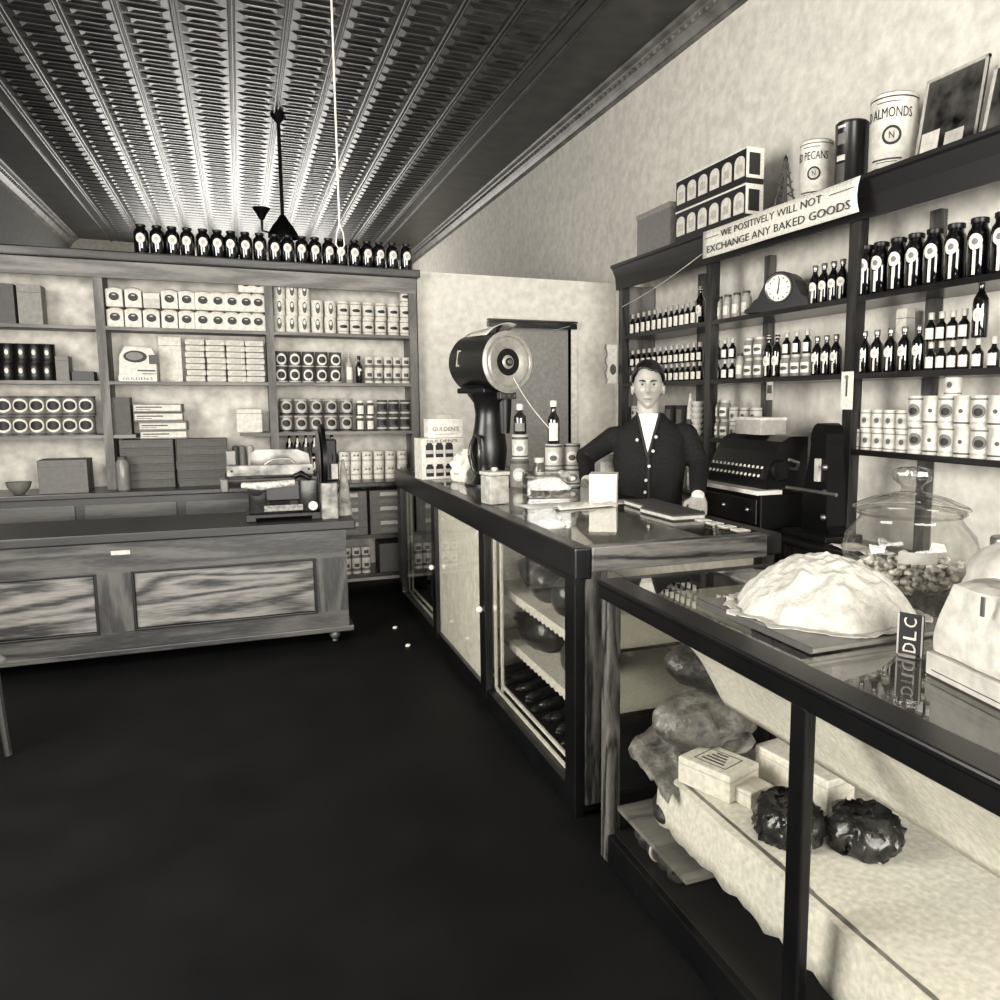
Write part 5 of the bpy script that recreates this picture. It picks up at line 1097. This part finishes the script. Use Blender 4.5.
# hands: palm and five fingers
def hand(bm, wr, fwd, side, thumb, s=1.0, curl=.5):
    f_ = Vector(fwd).normalized(); sd = Vector(side); sd = (sd-f_*sd.dot(f_)).normalized(); dn = f_.cross(sd); dn = dn if dn.z < 0 else -dn
    for k in range(4):
        o_ = sd*(-.034+.0228*k)*s; limb(bm, [wr+o_*.5, wr+f_*.05*s+o_*.9, wr+f_*.09*s+o_], [.017*s, .0155*s, .013*s], 10)
        L_ = (.072, .082, .078, .062)[k]*s; b0 = wr+f_*.09*s+o_*1.05
        p1 = b0+f_*L_*.42; p2 = p1+(f_*(1-curl)+dn*curl).normalized()*L_*.33; p3 = p2+(f_*(1-curl*1.6)+dn*curl*1.4).normalized()*L_*.28
        limb(bm, [b0, p1, p2, p3], [.0105*s, .0095*s, .0085*s, .0075*s], 10)
    t0 = wr+f_*.03*s+sd*thumb*.03*s; t1 = t0+(f_*.6+sd*thumb*.8).normalized()*.035*s; t2 = t1+(f_*.9+sd*thumb*.35+dn*.2).normalized()*.03*s
    limb(bm, [wr+f_*.015*s, t0, t1, t2], [.016*s, .015*s, .012*s, .009*s], 10)
hand(bm, Vector(WrR)+Vector((0, -.01, -.01)), (-.05, -.75, -.55), (1, 0, 0), -1, 1.1, .7)
hand(bm, Vector(WrL)+Vector((0, -.01, -.01)), (.35, -.75, -.15), (1, .3, 0), 1, 1.05, .4)
body = remeshed('body', bm, SKIN, .004, man, 2)
# clothing
sz = tsec(.012)
bm = nb(); loft(bm, sz[:-1]+[(sz[-1][0]-.004, TC, .028, .075, .062)])
limb(bm, [Vector(ShL)+Vector((.03, 0, 0)), Vector(ShL), ElL, Vector(WrL)], [.072, .070, .064, .046]); limb(bm, [Vector(ShR)-Vector((.03, 0, 0)), Vector(ShR), ElR, Vector(WrR)+Vector((0, .02, .01))], [.072, .070, .062, .046])
cdg = remeshed('cardigan', bm, CARD, .007, man, 3)
def front(x, z, off):
    ss = sz
    for a, b in zip(ss, ss[1:]):
        if a[0] <= z <= b[0]: t_ = (z-a[0])/(b[0]-a[0]); S_ = [a[i]+(b[i]-a[i])*t_ for i in range(5)]; break
    else: S_ = ss[-1]
    q = min(.999, abs((x-S_[1])/S_[3])); return Vector((x, S_[2]-S_[4]*(1-q**2.3)**(1/2.3)-off, z))
top = mp(648, 409, -.08).z; bot = mp(648, 458, -.12).z; xl, xr = mp(637, 412, -.08).x, mp(660, 411, -.08).x; xb = mp(647.5, 458, -.12).x
bm = nb(); g = []
zt_ = min(top, sz[-1][0]-.004)
for i in range(15):
    s = i/14; z = bot+(zt_-bot)*s; a_, b__ = xb+(xl-xb)*min(1, s*1.08), xb+(xr-xb)*min(1, s*1.08); g.append([bm.verts.new(front(a_+(b__-a_)*j/8, z, .010)) for j in range(9)])
for i in range(14):
    for j in range(8): bm.faces.new((g[i][j], g[i][j+1], g[i+1][j+1], g[i+1][j]))
o = obj('shirt_front', bm, mat(.88, .8, 0, .2, 30), man, smooth=70); s_ = o.modifiers.new('s', 'SOLIDIFY'); s_.thickness = .004
# collar
bm = nb(); lathe(bm, [(.066, chin.z-.075), (.064, chin.z-.04), (.060, chin.z-.012)], 28, (HC.x, .018, 0), None, 1, 1.05, False, False); o = obj('collar', bm, mat(.9, .7), man, smooth=60); s_ = o.modifiers.new('s', 'SOLIDIFY'); s_.thickness = .004
for sx in (-1, 1):
    bm = nb(); A = [front(xb+sx*d, z, .016) for d, z in ((.004, zt_-.005), (.052, zt_-.0), (.040, zt_-.05))]
    A[1].y += .02; vs = [bm.verts.new(p) for p in A]; bm.faces.new(vs); o = obj('collar_point', bm, mat(.9, .7), man); s_ = o.modifiers.new('s', 'SOLIDIFY'); s_.thickness = .003
# front bands and buttons
for (xt) in (xl, xr): obj('cardigan_band', tube(nb(), [front(xb+(xt-xb)*k/10, bot+(zt_-bot)*k/10, .010) for k in range(11)], .008, 8), mat(.13, .9, 0, .2, 100, .3), man, smooth=60)
obj('cardigan_band', tube(nb(), [front(xb+.006, bot-(bot-1.0)*k/8, .004) for k in range(9)], .008, 8), mat(.13, .9, 0, .2, 100, .3), man, smooth=60)
for u, v in ((637, 440), (656, 437), (653, 451), (649, 466), (646, 480), (645, 492)):
    q = mp(u, v, -.13); q = front(q.x, q.z, .013); obj('button', lathe(nb(), [(.009, -.003), (.009, .003)], 12, q, AX), mat(.7, .3), man)
bm = nb(); loft(bm, [(.90, TC, .01, .188, .132), (.97, TC, .01, .185, .128)]); 
for sx in (-1, 1): limb(bm, [(TC+sx*.09, .01, .9), (TC+sx*.10, .0, .5), (TC+sx*.11, .03, .09)], [.10, .08, .065])
remeshed('trousers', bm, TROU, .01, man, 3)
for sx in (-1, 1): remeshed('shoe', limb(nb(), [(TC+sx*.11, .05, .045), (TC+sx*.115, -.05, .045), (TC+sx*.12, -.15, .032)], [.043, .044, .03]), BLACK, .006, man, 2)
# cuffs
for wr, el in ((WrL, ElL), (WrR, ElR)):
    d_ = (Vector(wr)-Vector(el)).normalized(); a0 = Vector(wr)+d_*(.012); obj('shirt_cuff', tube(nb(), [a0, a0+d_*.03], [.036, .034], 18), mat(.88, .8), man, smooth=60)
# hair
bm = nb(); vs = headmesh(bm, 1.0); rm = []
for v in bm.verts:
    p = v.co/hs; hl = .078 if p.y < -.03 else .02-(p.y+.03)*1.2
    if p.y < -.03: hl = .066+.018*math.exp(-((p.x+.02)/.03)**2)-1.5*max(0, abs(p.x)-.050)
    if p.z < hl-.004 or p.z < -.07: rm.append(v)
    v.co += v.co.normalized()*(.009+.012*max(0, p.z/.125)+.010*min(1, abs(p.x)/.07)*(p.z > 0)+.002*noise.noise(p*60))
bmesh.ops.delete(bm, geom=rm, context='VERTS')
for v in bm.verts: v.co = v.co+HC
o = obj('hair', bm, HAIR, man, smooth=70); s_ = o.modifiers.new('s', 'SOLIDIFY'); s_.thickness = .006; s_.offset = -1
# eyes and brows
for sx in (-1, 1):
    e = HC+Vector((sx*.030, -.077, .010))*hs
    obj('eye', ball(nb(), e, .0105*hs, 2, (1.25, .6, .62)), mat(.55, .3), man, smooth=70); obj('iris', ball(nb(), e+Vector((.001, -.0055*hs, .0)), .0052*hs, 2, (1, .5, 1)), INK, man, smooth=70)
    obj('eyebrow', tube(nb(), [HC+Vector((sx*x_, -.098+.16*max(0, x_-.02), z_))*hs for x_, z_ in ((.011, .024), (.026, .030), (.046, .029))], [.004, .0055, .003], 8), HAIR, man, smooth=60)
obj('mouth_line', tube(nb(), [HC+Vector((x_, -.0955+2.2*x_*x_*4, -.066))*hs for x_ in (-.022, -.01, 0, .01, .022)], .0022, 6), mat(.38, .6), man)
